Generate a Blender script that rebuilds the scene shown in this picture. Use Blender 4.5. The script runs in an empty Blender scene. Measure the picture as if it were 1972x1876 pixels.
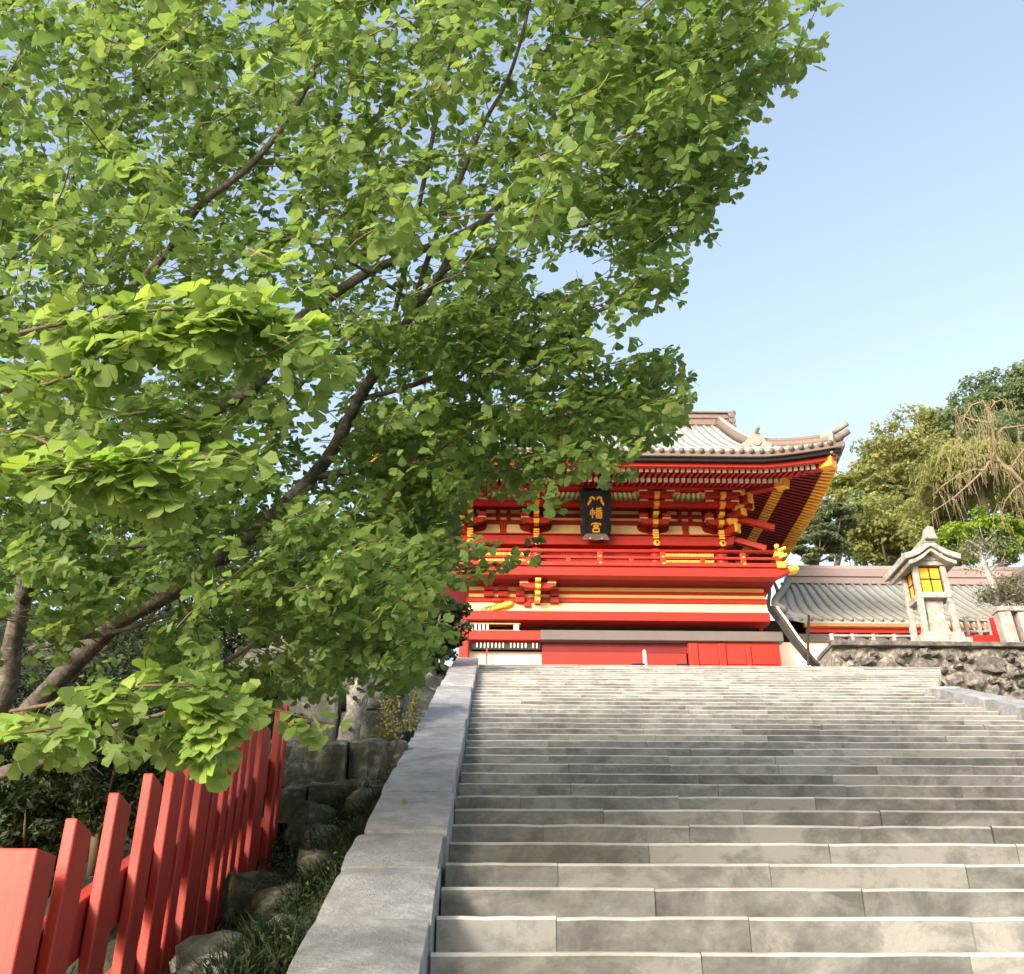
import bpy, bmesh, math, random
import numpy as np
from mathutils import Vector, Matrix

random.seed(7)
rng = np.random.default_rng(7)
S = bpy.context.scene
C = S.collection
R = math.radians

# ------------------------------------------------------------------ camera
PITCH, YAW = R(28), R(1.25)
cam = bpy.data.cameras.new('camera')
cam.sensor_fit = 'HORIZONTAL'
cam.sensor_width = 36.0
cam.lens = 36.0
cam.clip_start = 0.05
cam.clip_end = 3000
co = bpy.data.objects.new('camera', cam)
co.location = (0, 0, 0)
co.rotation_euler = (R(90) + PITCH, 0, -YAW)
C.objects.link(co)
S.camera = co

# ------------------------------------------------------------------ light
SUN_EL, SUN_AZ = 22.0, 216.0           # azimuth clockwise from +Y
W = bpy.data.worlds.new('World')
S.world = W
W.use_nodes = True
wn = W.node_tree
sky = wn.nodes.new('ShaderNodeTexSky')
sky.sky_type = 'NISHITA'
sky.sun_disc = False
sky.sun_elevation = R(SUN_EL)
sky.sun_rotation = R(SUN_AZ)
sky.air_density = 1.4
sky.dust_density = 4.0
sky.ozone_density = 1.0
bg = wn.nodes['Background']
bg.inputs['Strength'].default_value = 0.15
pale = wn.nodes.new('ShaderNodeHueSaturation')          # milky, hazy sky
pale.inputs['Saturation'].default_value = 0.80
pale.inputs['Value'].default_value = 0.93
pale.inputs['Hue'].default_value = 0.503
wn.links.new(sky.outputs[0], pale.inputs['Color'])
wn.links.new(pale.outputs[0], bg.inputs[0])
sl = bpy.data.lights.new('sun', 'SUN')
sl.energy = 1.5
sl.angle = R(11)           # hazy sun
sl.color = (1.0, 0.94, 0.85)
so = bpy.data.objects.new('sun', sl)
sd = Vector((math.sin(R(SUN_AZ)) * math.cos(R(SUN_EL)), math.cos(R(SUN_AZ)) * math.cos(R(SUN_EL)), math.sin(R(SUN_EL))))
so.rotation_euler = sd.to_track_quat('Z', 'Y').to_euler()
so.location = sd * 60
C.objects.link(so)
S.view_settings.view_transform = 'Standard'
S.view_settings.look = 'None'
S.view_settings.exposure = 1.56
S.view_settings.gamma = 1.0
S.view_settings.use_curve_mapping = False
S.cycles.max_bounces = 8
S.cycles.transparent_max_bounces = 4

# ------------------------------------------------------------------ survey helper: a sighting (x, y) of the photograph to a place in the world
F = 1971.0
cp, sp, cs, ss = math.cos(PITCH), math.sin(PITCH), math.cos(YAW), math.sin(YAW)
FW, RT, UP = Vector((ss*cp, cs*cp, sp)), Vector((cs, -ss, 0)), Vector((-ss*sp, -cs*sp, cp))
def ray(x, y): return FW + RT*((x-985.5)/F) - UP*((y-938)/F)
def at(x, y, d): return ray(x, y)*d
def atY(x, y, Y):
    r = ray(x, y); return r*(Y/r.y)
def zY(y, Y): return atY(985, y, Y).z
def xY(x, y, Y): return atY(x, y, Y).x
def proj(p):
    d = p @ np.array(FW); return 985.5+F*(p @ np.array(RT))/d, 938-F*(p @ np.array(UP))/d, d

# ------------------------------------------------------------------ materials
def nodes(name):
    m = bpy.data.materials.new(name); m.use_nodes = True
    nt = m.node_tree; b = nt.nodes['Principled BSDF']
    return m, nt, b
def N(nt, t, **k):
    n = nt.nodes.new(t)
    for a, v in k.items():
        if a in n.inputs: n.inputs[a].default_value = v
        else: setattr(n, a, v)
    return n
def ramp(nt, fac, stops):
    r = nt.nodes.new('ShaderNodeValToRGB'); e = r.color_ramp.elements
    while len(e) < len(stops): e.new(0.5)
    for i, (p, c) in enumerate(stops): e[i].position = p; e[i].color = (*c, 1)
    nt.links.new(fac, r.inputs[0]); return r
def noise(nt, vec, scale, detail=5, rough=0.6):
    n = nt.nodes.new('ShaderNodeTexNoise')
    n.inputs['Scale'].default_value = scale; n.inputs['Detail'].default_value = detail; n.inputs['Roughness'].default_value = rough
    if vec is not None: nt.links.new(vec, n.inputs['Vector'])
    return n
def maths(nt, op, a, b, clamp=False):
    n = nt.nodes.new('ShaderNodeMath'); n.operation = op; n.use_clamp = clamp
    for i, v in enumerate((a, b)):
        if v is None: continue
        if isinstance(v, (int, float)): n.inputs[i].default_value = v
        else: nt.links.new(v, n.inputs[i])
    return n.outputs[0]
def mixc(nt, fac, a, b, mode='MIX'):
    n = nt.nodes.new('ShaderNodeMix'); n.data_type = 'RGBA'; n.blend_type = mode
    for i, v in ((0, fac), (6, a), (7, b)):
        if isinstance(v, (int, float)): n.inputs[i].default_value = v
        elif isinstance(v, tuple): n.inputs[i].default_value = (*v, 1)
        else: nt.links.new(v, n.inputs[i])
    return n.outputs[2]
def bump(nt, b, h, strength, dist=0.02):
    n = nt.nodes.new('ShaderNodeBump'); n.inputs['Strength'].default_value = strength; n.inputs['Distance'].default_value = dist
    nt.links.new(h, n.inputs['Height']); nt.links.new(n.outputs[0], b.inputs['Normal'])
def vmul(nt, vec, s):
    n = nt.nodes.new('ShaderNodeMapping'); n.inputs['Scale'].default_value = s; nt.links.new(vec, n.inputs[0]); return n.outputs[0]

def plain(name, col, rough=0.55, var=0.25, scale=3.0, bmp=0.0, bscale=40, metal=0.0, rnd=0.12, dirt=None):
    m, nt, b = nodes(name)
    g = N(nt, 'ShaderNodeNewGeometry'); oi = N(nt, 'ShaderNodeObjectInfo')
    n = noise(nt, g.outputs['Position'], scale)
    f = maths(nt, 'MULTIPLY_ADD', n.outputs['Fac'], 2*var)
    nt.nodes[-1].inputs[2].default_value = 1-var
    f2 = maths(nt, 'MULTIPLY_ADD', oi.outputs['Random'], 2*rnd); nt.nodes[-1].inputs[2].default_value = 1-rnd
    f = maths(nt, 'MULTIPLY', f, f2)
    hs = N(nt, 'ShaderNodeHueSaturation'); hs.inputs['Color'].default_value = (*col, 1)
    nt.links.new(f, hs.inputs['Value'])
    c = hs.outputs[0]
    if dirt:
        n2 = noise(nt, g.outputs['Position'], scale*4, 8, 0.7)
        k = ramp(nt, n2.outputs['Fac'], [(0.5, (0, 0, 0)), (0.68, (1, 1, 1))])
        c = mixc(nt, k.outputs[0], c, dirt)
    nt.links.new(c, b.inputs['Base Color'])
    b.inputs['Roughness'].default_value = rough; b.inputs['Metallic'].default_value = metal
    b.inputs['Specular IOR Level'].default_value = 0.28
    if bmp:
        n3 = noise(nt, g.outputs['Position'], bscale, 6, 0.65); bump(nt, b, n3.outputs['Fac'], bmp)
    return m

def stone_mat(name, dark, mid, pale, scale=1.6, rough=0.75, rnd=1.0, shift=0.0, bmp=0.35, bscale=30, streak=True, spec=0.4, moss=None):
    m, nt, b = nodes(name)
    g = N(nt, 'ShaderNodeNewGeometry'); oi = N(nt, 'ShaderNodeObjectInfo')
    P = g.outputs['Position']
    if streak:
        mp = N(nt, 'ShaderNodeMapping'); mp.inputs['Rotation'].default_value = (0, R(28), 0); mp.inputs['Scale'].default_value = (0.75, 1, 1.15)
        nt.links.new(P, mp.inputs[0]); vec = mp.outputs[0]
    else: vec = P
    of = N(nt, 'ShaderNodeVectorMath'); of.operation = 'ADD'; nt.links.new(vec, of.inputs[0])
    cv = N(nt, 'ShaderNodeCombineXYZ'); nt.links.new(maths(nt, 'MULTIPLY', oi.outputs['Random'], 37.0), cv.inputs[0]); nt.links.new(cv.outputs[0], of.inputs[1])
    n1 = noise(nt, of.outputs[0], scale*2.2, 9, 0.68); n1.inputs['Distortion'].default_value = 0.5
    n2 = noise(nt, P, scale*6, 8, 0.7)
    f = maths(nt, 'MULTIPLY_ADD', n1.outputs['Fac'], 2.3); nt.nodes[-1].inputs[2].default_value = -0.80+shift
    f = maths(nt, 'ADD', f, maths(nt, 'MULTIPLY', maths(nt, 'SUBTRACT', oi.outputs['Random'], 0.42), rnd*0.5))
    f = maths(nt, 'ADD', f, maths(nt, 'MULTIPLY', maths(nt, 'SUBTRACT', n2.outputs['Fac'], 0.5), 0.85), True)
    r = ramp(nt, f, [(0.0, dark), (0.40, mid), (0.56, tuple(0.5*(a+c) for a, c in zip(mid, pale))), (0.68, pale)])
    c = r.outputs[0]
    if moss:
        n4 = noise(nt, P, 1.1, 6, 0.7)
        k = ramp(nt, n4.outputs['Fac'], [(0.42, (0, 0, 0)), (0.62, (1, 1, 1))])
        c = mixc(nt, maths(nt, 'MULTIPLY', k.outputs[0], moss[1]), c, moss[0])
    nt.links.new(c, b.inputs['Base Color'])
    b.inputs['Roughness'].default_value = rough; b.inputs['Specular IOR Level'].default_value = spec
    n3 = noise(nt, P, bscale, 8, 0.7); bump(nt, b, n3.outputs['Fac'], bmp, 0.03)
    return m

def leaf_mat(name, stops, trans=0.4, rough=0.5, attr='tint', spec=0.3):
    m, nt, b = nodes(name)
    a = N(nt, 'ShaderNodeAttribute'); a.attribute_name = attr
    fac = a.outputs['Fac']
    if attr is None or attr == 'object':
        fac = N(nt, 'ShaderNodeObjectInfo').outputs['Random']
    r = ramp(nt, fac, stops)
    nt.links.new(r.outputs[0], b.inputs['Base Color'])
    b.inputs['Roughness'].default_value = rough; b.inputs['Specular IOR Level'].default_value = spec
    t = N(nt, 'ShaderNodeBsdfTranslucent')
    hs = N(nt, 'ShaderNodeHueSaturation'); hs.inputs['Saturation'].default_value = 1.1; hs.inputs['Value'].default_value = 1.25; hs.inputs['Hue'].default_value = 0.488
    nt.links.new(r.outputs[0], hs.inputs['Color']); nt.links.new(hs.outputs[0], t.inputs[0])
    mx = N(nt, 'ShaderNodeMixShader'); mx.inputs[0].default_value = trans
    nt.links.new(b.outputs[0], mx.inputs[1]); nt.links.new(t.outputs[0], mx.inputs[2])
    nt.links.new(mx.outputs[0], nt.nodes['Material Output'].inputs[0])
    return m

M = {}
M['red'] = plain('vermilion_paint', (0.37, 0.024, 0.014), 0.48, 0.26, 1.6, 0.05, 60, rnd=0.12, dirt=(0.29, 0.020, 0.014))
M['redwall'] = plain('vermilion_wall', (0.38, 0.024, 0.014), 0.5, 0.2, 2.0, rnd=0.05)
M['darkred'] = plain('shaded_red_paint', (0.15, 0.012, 0.012), 0.55, 0.25, 3)  # vermilion darkened: shade under the grey beam is put into the colour
M['fence'] = plain('fence_red_paint', (0.37, 0.036, 0.027), 0.40, 0.26, 2.2, 0.05, 90, rnd=0.08, dirt=(0.27, 0.034, 0.027))
def painted(name, col, chip, grime):
    m, nt, b = nodes(name)
    P = N(nt, 'ShaderNodeNewGeometry').outputs['Position']; oi = N(nt, 'ShaderNodeObjectInfo')
    g = noise(nt, vmul(nt, P, (38, 38, 2.2)), 1.0, 5, 0.6); w = noise(nt, P, 2.4, 5, 0.6); k = noise(nt, P, 26, 8, 0.75); d = noise(nt, vmul(nt, P, (5, 5, 1.3)), 1.0, 6, 0.7)
    hs = N(nt, 'ShaderNodeHueSaturation'); hs.inputs['Color'].default_value = (*col, 1)
    f = maths(nt, 'ADD', maths(nt, 'MULTIPLY', g.outputs['Fac'], 0.30), maths(nt, 'MULTIPLY', w.outputs['Fac'], 0.5))
    f = maths(nt, 'ADD', f, maths(nt, 'MULTIPLY', oi.outputs['Random'], 0.22)); nt.links.new(maths(nt, 'ADD', f, 0.50), hs.inputs['Value'])
    c = mixc(nt, maths(nt, 'MULTIPLY', ramp(nt, d.outputs['Fac'], [(0.52, (0, 0, 0)), (0.70, (1, 1, 1))]).outputs[0], 0.55), hs.outputs[0], grime)
    c = mixc(nt, maths(nt, 'MULTIPLY', ramp(nt, k.outputs['Fac'], [(0.685, (0, 0, 0)), (0.72, (1, 1, 1))]).outputs[0], 0.7), c, chip)
    nt.links.new(c, b.inputs['Base Color']); b.inputs['Roughness'].default_value = 0.42; b.inputs['Specular IOR Level'].default_value = 0.35
    bump(nt, b, maths(nt, 'ADD', g.outputs['Fac'], k.outputs['Fac']), 0.16, 0.006); return m
M['fence'] = painted('fence_red_paint', (0.40, 0.038, 0.027), (0.30, 0.085, 0.06), (0.20, 0.028, 0.022))
M['gold'] = plain('gilt_metal', (0.78, 0.40, 0.045), 0.42, 0.15, 6, metal=0.15)
M['yellow'] = plain('yellow_paint', (0.80, 0.45, 0.06), 0.5, 0.12, 5)
M['paleyellow'] = plain('pale_yellow_paint', (0.84, 0.58, 0.20), 0.55, 0.12, 4)
M['cream'] = plain('cream_paint', (0.78, 0.60, 0.30), 0.6, 0.12, 3)
M['white'] = plain('pale_paint', (0.78, 0.68, 0.56), 0.55, 0.08, 5)
M['green'] = plain('green_paint', (0.20, 0.34, 0.07), 0.5, 0.1, 5)
M['black'] = plain('black_lacquer', (0.012, 0.011, 0.011), 0.35, 0.2, 5)
M['dark'] = plain('dark_timber', (0.035, 0.028, 0.024), 0.7, 0.3, 4)
M['greytimber'] = plain('grey_timber', (0.125, 0.105, 0.10), 0.6, 0.2, 2)
M['copper'] = plain('pale_copper_sheet', (0.30, 0.335, 0.335), 0.45, 0.2, 1.4, rnd=0.05, dirt=(0.19, 0.21, 0.21))
M['brown'] = plain('brown_copper_ridge', (0.185, 0.135, 0.115), 0.5, 0.2, 2.2, rnd=0.06, dirt=(0.145, 0.12, 0.105))
M['ornament'] = plain('grey_copper_ornament', (0.25, 0.235, 0.205), 0.55, 0.25, 6)
M['corridor'] = plain('corridor_ridge_copper', (0.29, 0.22, 0.21), 0.5, 0.18, 1.5, rnd=0.06)
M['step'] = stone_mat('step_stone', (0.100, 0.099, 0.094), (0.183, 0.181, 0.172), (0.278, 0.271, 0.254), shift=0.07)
M['nosing'] = stone_mat('lit_step_edge', (0.33, 0.325, 0.31), (0.43, 0.42, 0.40), (0.52, 0.505, 0.475), shift=0.0, bmp=0.15)  # paler stone: the bright light along each nosing is put into the colour
M['core'] = plain('joint_mortar', (0.10, 0.095, 0.085), 0.9, 0.2)
M['coping'] = stone_mat('coping_stone', (0.22, 0.22, 0.223), (0.315, 0.316, 0.322), (0.43, 0.43, 0.43), scale=2.2, rough=0.45, rnd=0.6, bmp=0.8, bscale=34, streak=False, spec=0.5)
M['rock'] = stone_mat('mossy_rock', (0.05, 0.048, 0.043), (0.13, 0.125, 0.113), (0.38, 0.37, 0.34), scale=3.2, rough=0.9, rnd=0.3, bmp=1.0, bscale=13, streak=False, moss=((0.035, 0.05, 0.014), 0.8))
M['slab'] = stone_mat('wall_slab_stone', (0.075, 0.072, 0.068), (0.13, 0.125, 0.115), (0.24, 0.23, 0.21), scale=1.6, rough=0.85, rnd=0.3, bmp=0.9, bscale=12, streak=False, moss=((0.05, 0.065, 0.018), 0.4))
M['wallstone'] = stone_mat('retaining_stone', (0.065, 0.058, 0.056), (0.135, 0.122, 0.114), (0.27, 0.245, 0.215), scale=2.0, rough=0.9, rnd=0.5, bmp=1.2, bscale=9, streak=False)
M['mortar'] = stone_mat('pale_rough_mortar', (0.11, 0.103, 0.093), (0.24, 0.225, 0.20), (0.40, 0.375, 0.325), scale=4, rough=0.95, rnd=0.2, bmp=1.5, bscale=12, streak=False)
M['lantern'] = stone_mat('lantern_granite', (0.20, 0.192, 0.175), (0.33, 0.318, 0.292), (0.44, 0.425, 0.395), scale=3, rough=0.8, rnd=0.1, bmp=0.5, bscale=25, streak=False)
M['amber'] = plain('amber_pane', (0.85, 0.40, 0.03), 0.4, 0.12, 6)
M['eaveboard'] = plain('orange_brown_timber', (0.40, 0.17, 0.07), 0.6, 0.3, 3)
M['terrace'] = plain('pale_gravel', (0.55, 0.51, 0.44), 0.9, 0.2, 2, 0.4, 40)
M['soil'] = stone_mat('mossy_soil', (0.020, 0.022, 0.014), (0.060, 0.060, 0.048), (0.30, 0.295, 0.275), scale=2.6, shift=-0.08, rough=0.95, rnd=0.0, bmp=1.3, bscale=10, streak=False, moss=((0.018, 0.032, 0.010), 0.85))
M['hill'] = plain('hill_floor', (0.035, 0.045, 0.018), 0.95, 0.4, 0.5, 0.5, 3)
M['ground'] = plain('ground_gravel', (0.22, 0.20, 0.17), 0.95, 0.3, 0.8, 0.3, 12)
M['bark'] = stone_mat('ginkgo_bark', (0.085, 0.075, 0.063), (0.17, 0.150, 0.125), (0.28, 0.25, 0.21), scale=5, rough=0.85, rnd=0.0, bmp=1.2, bscale=22, streak=False)
M['twig'] = plain('twig_bark', (0.12, 0.085, 0.05), 0.7, 0.3, 8)
M['forestbark'] = plain('forest_bark', (0.12, 0.10, 0.075), 0.85, 0.3, 3)
M['cherrybark'] = plain('bare_tree_bark', (0.25, 0.195, 0.12), 0.7, 0.35, 2.0)
M['stump'] = stone_mat('dead_stump_wood', (0.14, 0.12, 0.10), (0.34, 0.31, 0.27), (0.52, 0.49, 0.44), scale=5, rough=0.85, rnd=0, bmp=1.0, bscale=18, streak=False)
G1, G2, G3 = (0.092, 0.165, 0.048), (0.160, 0.258, 0.072), (0.250, 0.345, 0.098)
M['ginkgo'] = leaf_mat('ginkgo_leaf', [(0.0, G1), (0.45, G2), (0.9, G3), (1.0, (0.31, 0.38, 0.085))], 0.58)
M['ginkgo_near'] = leaf_mat('ginkgo_leaf_near', [(0.0, (0.19, 0.33, 0.065)), (0.6, (0.27, 0.42, 0.09)), (1.0, (0.36, 0.47, 0.10))], 0.5, attr='object')
def lm(name, a, b, c, tr=0.3): M[name] = leaf_mat(name+'_leaf', [(0, a), (0.5, b), (1, c)], tr, 0.55)
lm('pine', (0.086, 0.112, 0.059), (0.145, 0.178, 0.09), (0.238, 0.257, 0.132), 0.5)
lm('olive', (0.139, 0.172, 0.053), (0.264, 0.297, 0.099), (0.396, 0.396, 0.152), 0.5)
lm('oliveb', (0.152, 0.172, 0.059), (0.271, 0.29, 0.106), (0.409, 0.396, 0.158), 0.5)
lm('deep', (0.085, 0.13, 0.06), (0.155, 0.215, 0.10), (0.245, 0.30, 0.15), 0.5)
lm('weep', (0.172, 0.198, 0.066), (0.264, 0.277, 0.099), (0.37, 0.356, 0.145), 0.5)
lm('bright', (0.121, 0.206, 0.022), (0.206, 0.314, 0.036), (0.301, 0.411, 0.06), 0.46)
lm('greyleaf', (0.07, 0.08, 0.05), (0.14, 0.15, 0.09), (0.24, 0.23, 0.15))
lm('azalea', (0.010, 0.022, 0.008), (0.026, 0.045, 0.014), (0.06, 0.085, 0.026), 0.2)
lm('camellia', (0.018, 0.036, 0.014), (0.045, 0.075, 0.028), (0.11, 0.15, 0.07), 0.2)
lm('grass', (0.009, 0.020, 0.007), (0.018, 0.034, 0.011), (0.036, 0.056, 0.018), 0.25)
lm('fern', (0.05, 0.12, 0.012), (0.09, 0.20, 0.02), (0.14, 0.26, 0.03))
lm('ivy', (0.12, 0.13, 0.035), (0.20, 0.20, 0.05), (0.30, 0.27, 0.08))

# ------------------------------------------------------------------ builders
class MB:
    def __init__(s): s.v, s.f, s.m = [], [], []
    def add(s, vs, fs, mi=0):
        o = len(s.v); s.v += [tuple(v) for v in vs]; s.f += [tuple(i+o for i in f) for f in fs]; s.m += [mi]*len(fs); return s
    def box(s, x0, x1, y0, y1, z0, z1, mi=0):
        v = [(x0,y0,z0),(x1,y0,z0),(x1,y1,z0),(x0,y1,z0),(x0,y0,z1),(x1,y0,z1),(x1,y1,z1),(x0,y1,z1)]
        return s.add(v, [(0,3,2,1),(4,5,6,7),(0,1,5,4),(1,2,6,5),(2,3,7,6),(3,0,4,7)], mi)
    def bar(s, p, q, w, h, mi=0, up=(0,0,1), capmi=None, taper=1.0):
        p, q = Vector(p), Vector(q); d = (q-p).normalized(); u = Vector(up)
        x = d.cross(u).normalized(); z = x.cross(d).normalized()
        v = []
        for e, k in ((p, 1), (q, taper)):
            for a, b in ((-1,-1),(1,-1),(1,1),(-1,1)): v.append(e + x*(a*w/2*k) + z*(b*h/2*k))
        s.add(v, [(0,1,5,4),(1,2,6,5),(2,3,7,6),(3,0,4,7),(0,3,2,1)], mi)
        o = len(s.v)-8; s.f.append((o+4,o+5,o+6,o+7)); s.m.append(mi if capmi is None else capmi); return s
    def tube(s, pts, rad, n=8, mi=0, cap=True):
        pts = [Vector(p) for p in pts]; o = len(s.v); ref = Vector((0.13,0.31,0.94))
        if not hasattr(rad, '__len__'): rad = [rad]*len(pts)
        for i, p in enumerate(pts):
            d = (pts[min(i+1,len(pts)-1)]-pts[max(i-1,0)]).normalized()
            r = ref if abs(d.dot(ref)) < 0.95 else Vector((1,0,0))
            a = d.cross(r).normalized(); b = d.cross(a)
            for k in range(n):
                t = 2*math.pi*k/n; s.v.append(tuple(p + (a*math.cos(t)+b*math.sin(t))*rad[i]))
        for i in range(len(pts)-1):
            for k in range(n):
                s.f.append((o+i*n+k, o+i*n+(k+1)%n, o+(i+1)*n+(k+1)%n, o+(i+1)*n+k)); s.m.append(mi)
        if cap:
            e = o+(len(pts)-1)*n
            s.f.append(tuple(o+k for k in range(n))[::-1]); s.f.append(tuple(e+k for k in range(n))); s.m += [mi, mi]
        return s
    def prism(s, poly, y0, y1, mi=0, axis='Y'):
        n = len(poly)
        if axis == 'Y': v = [(x, y0, z) for x, z in poly]+[(x, y1, z) for x, z in poly]
        elif axis == 'X': v = [(y0, a, b) for a, b in poly]+[(y1, a, b) for a, b in poly]
        else: v = [(a, b, y0) for a, b in poly]+[(a, b, y1) for a, b in poly]
        return s.add(v, [tuple(range(n)), tuple(range(2*n-1, n-1, -1))]+[(i, i+n, (i+1)%n+n, (i+1)%n) for i in range(n)], mi)
    def mesh(s, name, mats, smooth=False, fix=True):
        me = bpy.data.meshes.new(name); me.from_pydata(s.v, [], s.f)
        for m in mats: me.materials.append(m)
        if len(mats) > 1: me.polygons.foreach_set('material_index', s.m)
        if fix:
            bm = bmesh.new(); bm.from_mesh(me); bmesh.ops.recalc_face_normals(bm, faces=bm.faces); bm.to_mesh(me); bm.free()
        if smooth: me.polygons.foreach_set('use_smooth', [True]*len(me.polygons))
        me.update(); return me

def tag(o, label=None, cat=None, group=None, kind=None):
    for k, v in (('label', label), ('category', cat), ('group', group), ('kind', kind)):
        if v: o[k] = v
    return o
def thing(name, loc, label, cat, group=None, kind=None):
    o = bpy.data.objects.new(name, None); o.location = loc; o.empty_display_size = 0.2; C.objects.link(o)
    return tag(o, label, cat, group, kind)
def wloc(o):
    v = Vector(o.location)
    while o.parent: o = o.parent; v = v + Vector(o.location)
    return v
def link(name, me, parent=None, bevel=0.0):
    """mesh given in world coordinates, linked under parent"""
    o = bpy.data.objects.new(name, me); C.objects.link(o)
    if parent is not None:
        o.parent = parent; o.location = -wloc(parent)
    if bevel:
        b = o.modifiers.new('bevel', 'BEVEL'); b.width = bevel; b.segments = 2; b.limit_method = 'ANGLE'
    return o
def part(name, mb, mats, parent=None, smooth=False, bevel=0.0):
    if not isinstance(mats, (list, tuple)): mats = [mats]
    return link(name, mb.mesh(name, [M[m] for m in mats], smooth), parent, bevel)
def recentre(o, c):
    """move a part's origin to world point c"""
    c = Vector(c); base = wloc(o.parent) if o.parent else Vector((0,0,0))
    d = c - wloc(o); o.data.transform(Matrix.Translation(-d)); o.location = c - base; return o

def np_mesh(name, verts, faces, mat, tint=None, smooth=False):
    """verts (n,3), faces (m,k) numpy, tint per face"""
    me = bpy.data.meshes.new(name); n, m, k = len(verts), len(faces), faces.shape[1]
    me.vertices.add(n); me.vertices.foreach_set('co', verts.astype(np.float32).ravel())
    me.loops.add(m*k); me.loops.foreach_set('vertex_index', faces.astype(np.int32).ravel())
    me.polygons.add(m); me.polygons.foreach_set('loop_start', np.arange(0, m*k, k, dtype=np.int32))
    me.update(calc_edges=True)
    if tint is not None:
        a = me.attributes.new('tint', 'FLOAT', 'FACE'); a.data.foreach_set('value', tint.astype(np.float32))
    if smooth: me.polygons.foreach_set('use_smooth', [True]*m)
    me.materials.append(mat); me.validate(); return me

def unit(a): return a/np.maximum(np.linalg.norm(a, axis=-1, keepdims=True), 1e-9)
def spray(pos, normal, size, tint, name, mat, aspect=0.55, axis=None):
    """pointed-oval leaves: two triangles each, folded a little"""
    n = len(pos)
    if axis is None: axis = unit(rng.normal(size=(n, 3)))
    x = unit(np.cross(axis, normal)); y = unit(np.cross(normal, x)); z = unit(normal)
    sz = size[:, None]
    v = np.stack([pos - y*sz*0.5, pos + x*sz*aspect*0.5 + z*sz*0.08, pos + y*sz*0.5, pos - x*sz*aspect*0.5 + z*sz*0.08], 1).reshape(-1, 3)
    f = (np.arange(n)[:, None]*4 + np.array([[0, 1, 2, 3]])).reshape(-1, 4)
    return np_mesh(name, v, f, mat, tint)
def in_poly(px, py, poly):
    r = np.zeros(len(px), bool); j = len(poly)-1
    for i in range(len(poly)):
        xi, yi = poly[i]; xj, yj = poly[j]
        c = ((yi > py) != (yj > py)) & (px < (xj-xi)*(py-yi)/(yj-yi+1e-9)+xi)
        r ^= c; j = i
    return r
# ================================================================== GROUND, STAIRS, WALLS
T, RI, Y0, Z0 = 0.40, 0.163, 4.28, 0.27       # tread, riser, first sighted step
SLOPE = RI/T
def stair(y): return Z0 + (y-Y0)*SLOPE        # nosing plane
ZT = Z0 + 36*RI                               # terrace level
YT = Y0 + 36*T
XL, XR = -0.22, 6.05
def right_end(k): return XR if k < 24 else XR + (k-23)*0.195

g = MB().box(-900, 900, -200, 1200, -1.75, -1.60)
part('ground', g, 'ground')['kind'] = 'structure'

# terrace at the head of the stairs, with its earth body
mb = MB().prism([(-30, YT+0.42), (6.76, YT+0.42), (6.76, 20.08), (40, 20.08), (40, 48), (-30, 48)], ZT-3.0, ZT, axis='Z')
part('terrace', mb, 'terrace')['kind'] = 'structure'

# hillside behind the shrine
nx, ny = 40, 30
v = []; f = []
for j in range(ny):
    for i in range(nx):
        x = -60 + i*150/(nx-1); y = 40 + j*120/(ny-1)
        z = ZT + max(0, (y-46))*0.34 + max(0, (x-8))*0.22*min(1, (y-38)/20) + 1.2*math.sin(x*0.21)*math.cos(y*0.17)
        v.append((x, y, z if j else ZT-2))
for j in range(ny-1):
    for i in range(nx-1): f.append((j*nx+i, j*nx+i+1, (j+1)*nx+i+1, (j+1)*nx+i))
hl = MB().add(v, f); part('hill', hl, 'hill', smooth=True)['kind'] = 'structure'

st = thing('stone_staircase', (3, Y0, Z0), None, None, None, 'structure')
core = MB()
K0 = -10
prof = [(Y0+K0*T+0.05, -1.65)]
for k in range(K0, 37):
    y, z = Y0+k*T+0.03, Z0+k*RI-0.02
    prof += [(y, z-RI), (y, z)]
prof += [(YT+0.6, ZT-0.02), (YT+0.6, -1.65)]
core.prism(prof, XL+0.01, XR-0.01, axis='X')
o = part('stair_core', core, 'core', st)
core2 = MB()
for k in range(24, 37):
    core2.box(XR-0.05, right_end(k)-0.02, Y0+k*T+0.03, YT+0.6, Z0+k*RI-RI-0.6, Z0+k*RI-0.02)
part('stair_flank', core2, 'core', st)

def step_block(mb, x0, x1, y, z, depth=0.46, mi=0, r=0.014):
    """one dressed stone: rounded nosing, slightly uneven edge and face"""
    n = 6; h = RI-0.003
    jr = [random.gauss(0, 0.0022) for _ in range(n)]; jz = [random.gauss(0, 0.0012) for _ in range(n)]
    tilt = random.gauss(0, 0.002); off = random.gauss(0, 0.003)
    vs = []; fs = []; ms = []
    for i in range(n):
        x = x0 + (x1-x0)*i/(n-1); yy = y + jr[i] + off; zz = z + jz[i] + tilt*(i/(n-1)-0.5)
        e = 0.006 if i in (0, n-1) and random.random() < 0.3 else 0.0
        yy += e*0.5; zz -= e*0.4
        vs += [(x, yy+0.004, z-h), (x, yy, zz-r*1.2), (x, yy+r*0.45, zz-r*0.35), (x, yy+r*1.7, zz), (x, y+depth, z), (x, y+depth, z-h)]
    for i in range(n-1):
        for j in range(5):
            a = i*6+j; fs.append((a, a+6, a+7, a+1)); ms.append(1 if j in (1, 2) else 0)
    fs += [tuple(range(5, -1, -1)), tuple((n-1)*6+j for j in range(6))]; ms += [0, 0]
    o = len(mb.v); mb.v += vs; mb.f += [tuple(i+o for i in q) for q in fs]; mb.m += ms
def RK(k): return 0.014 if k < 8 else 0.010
count = 0; far = MB()
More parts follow.
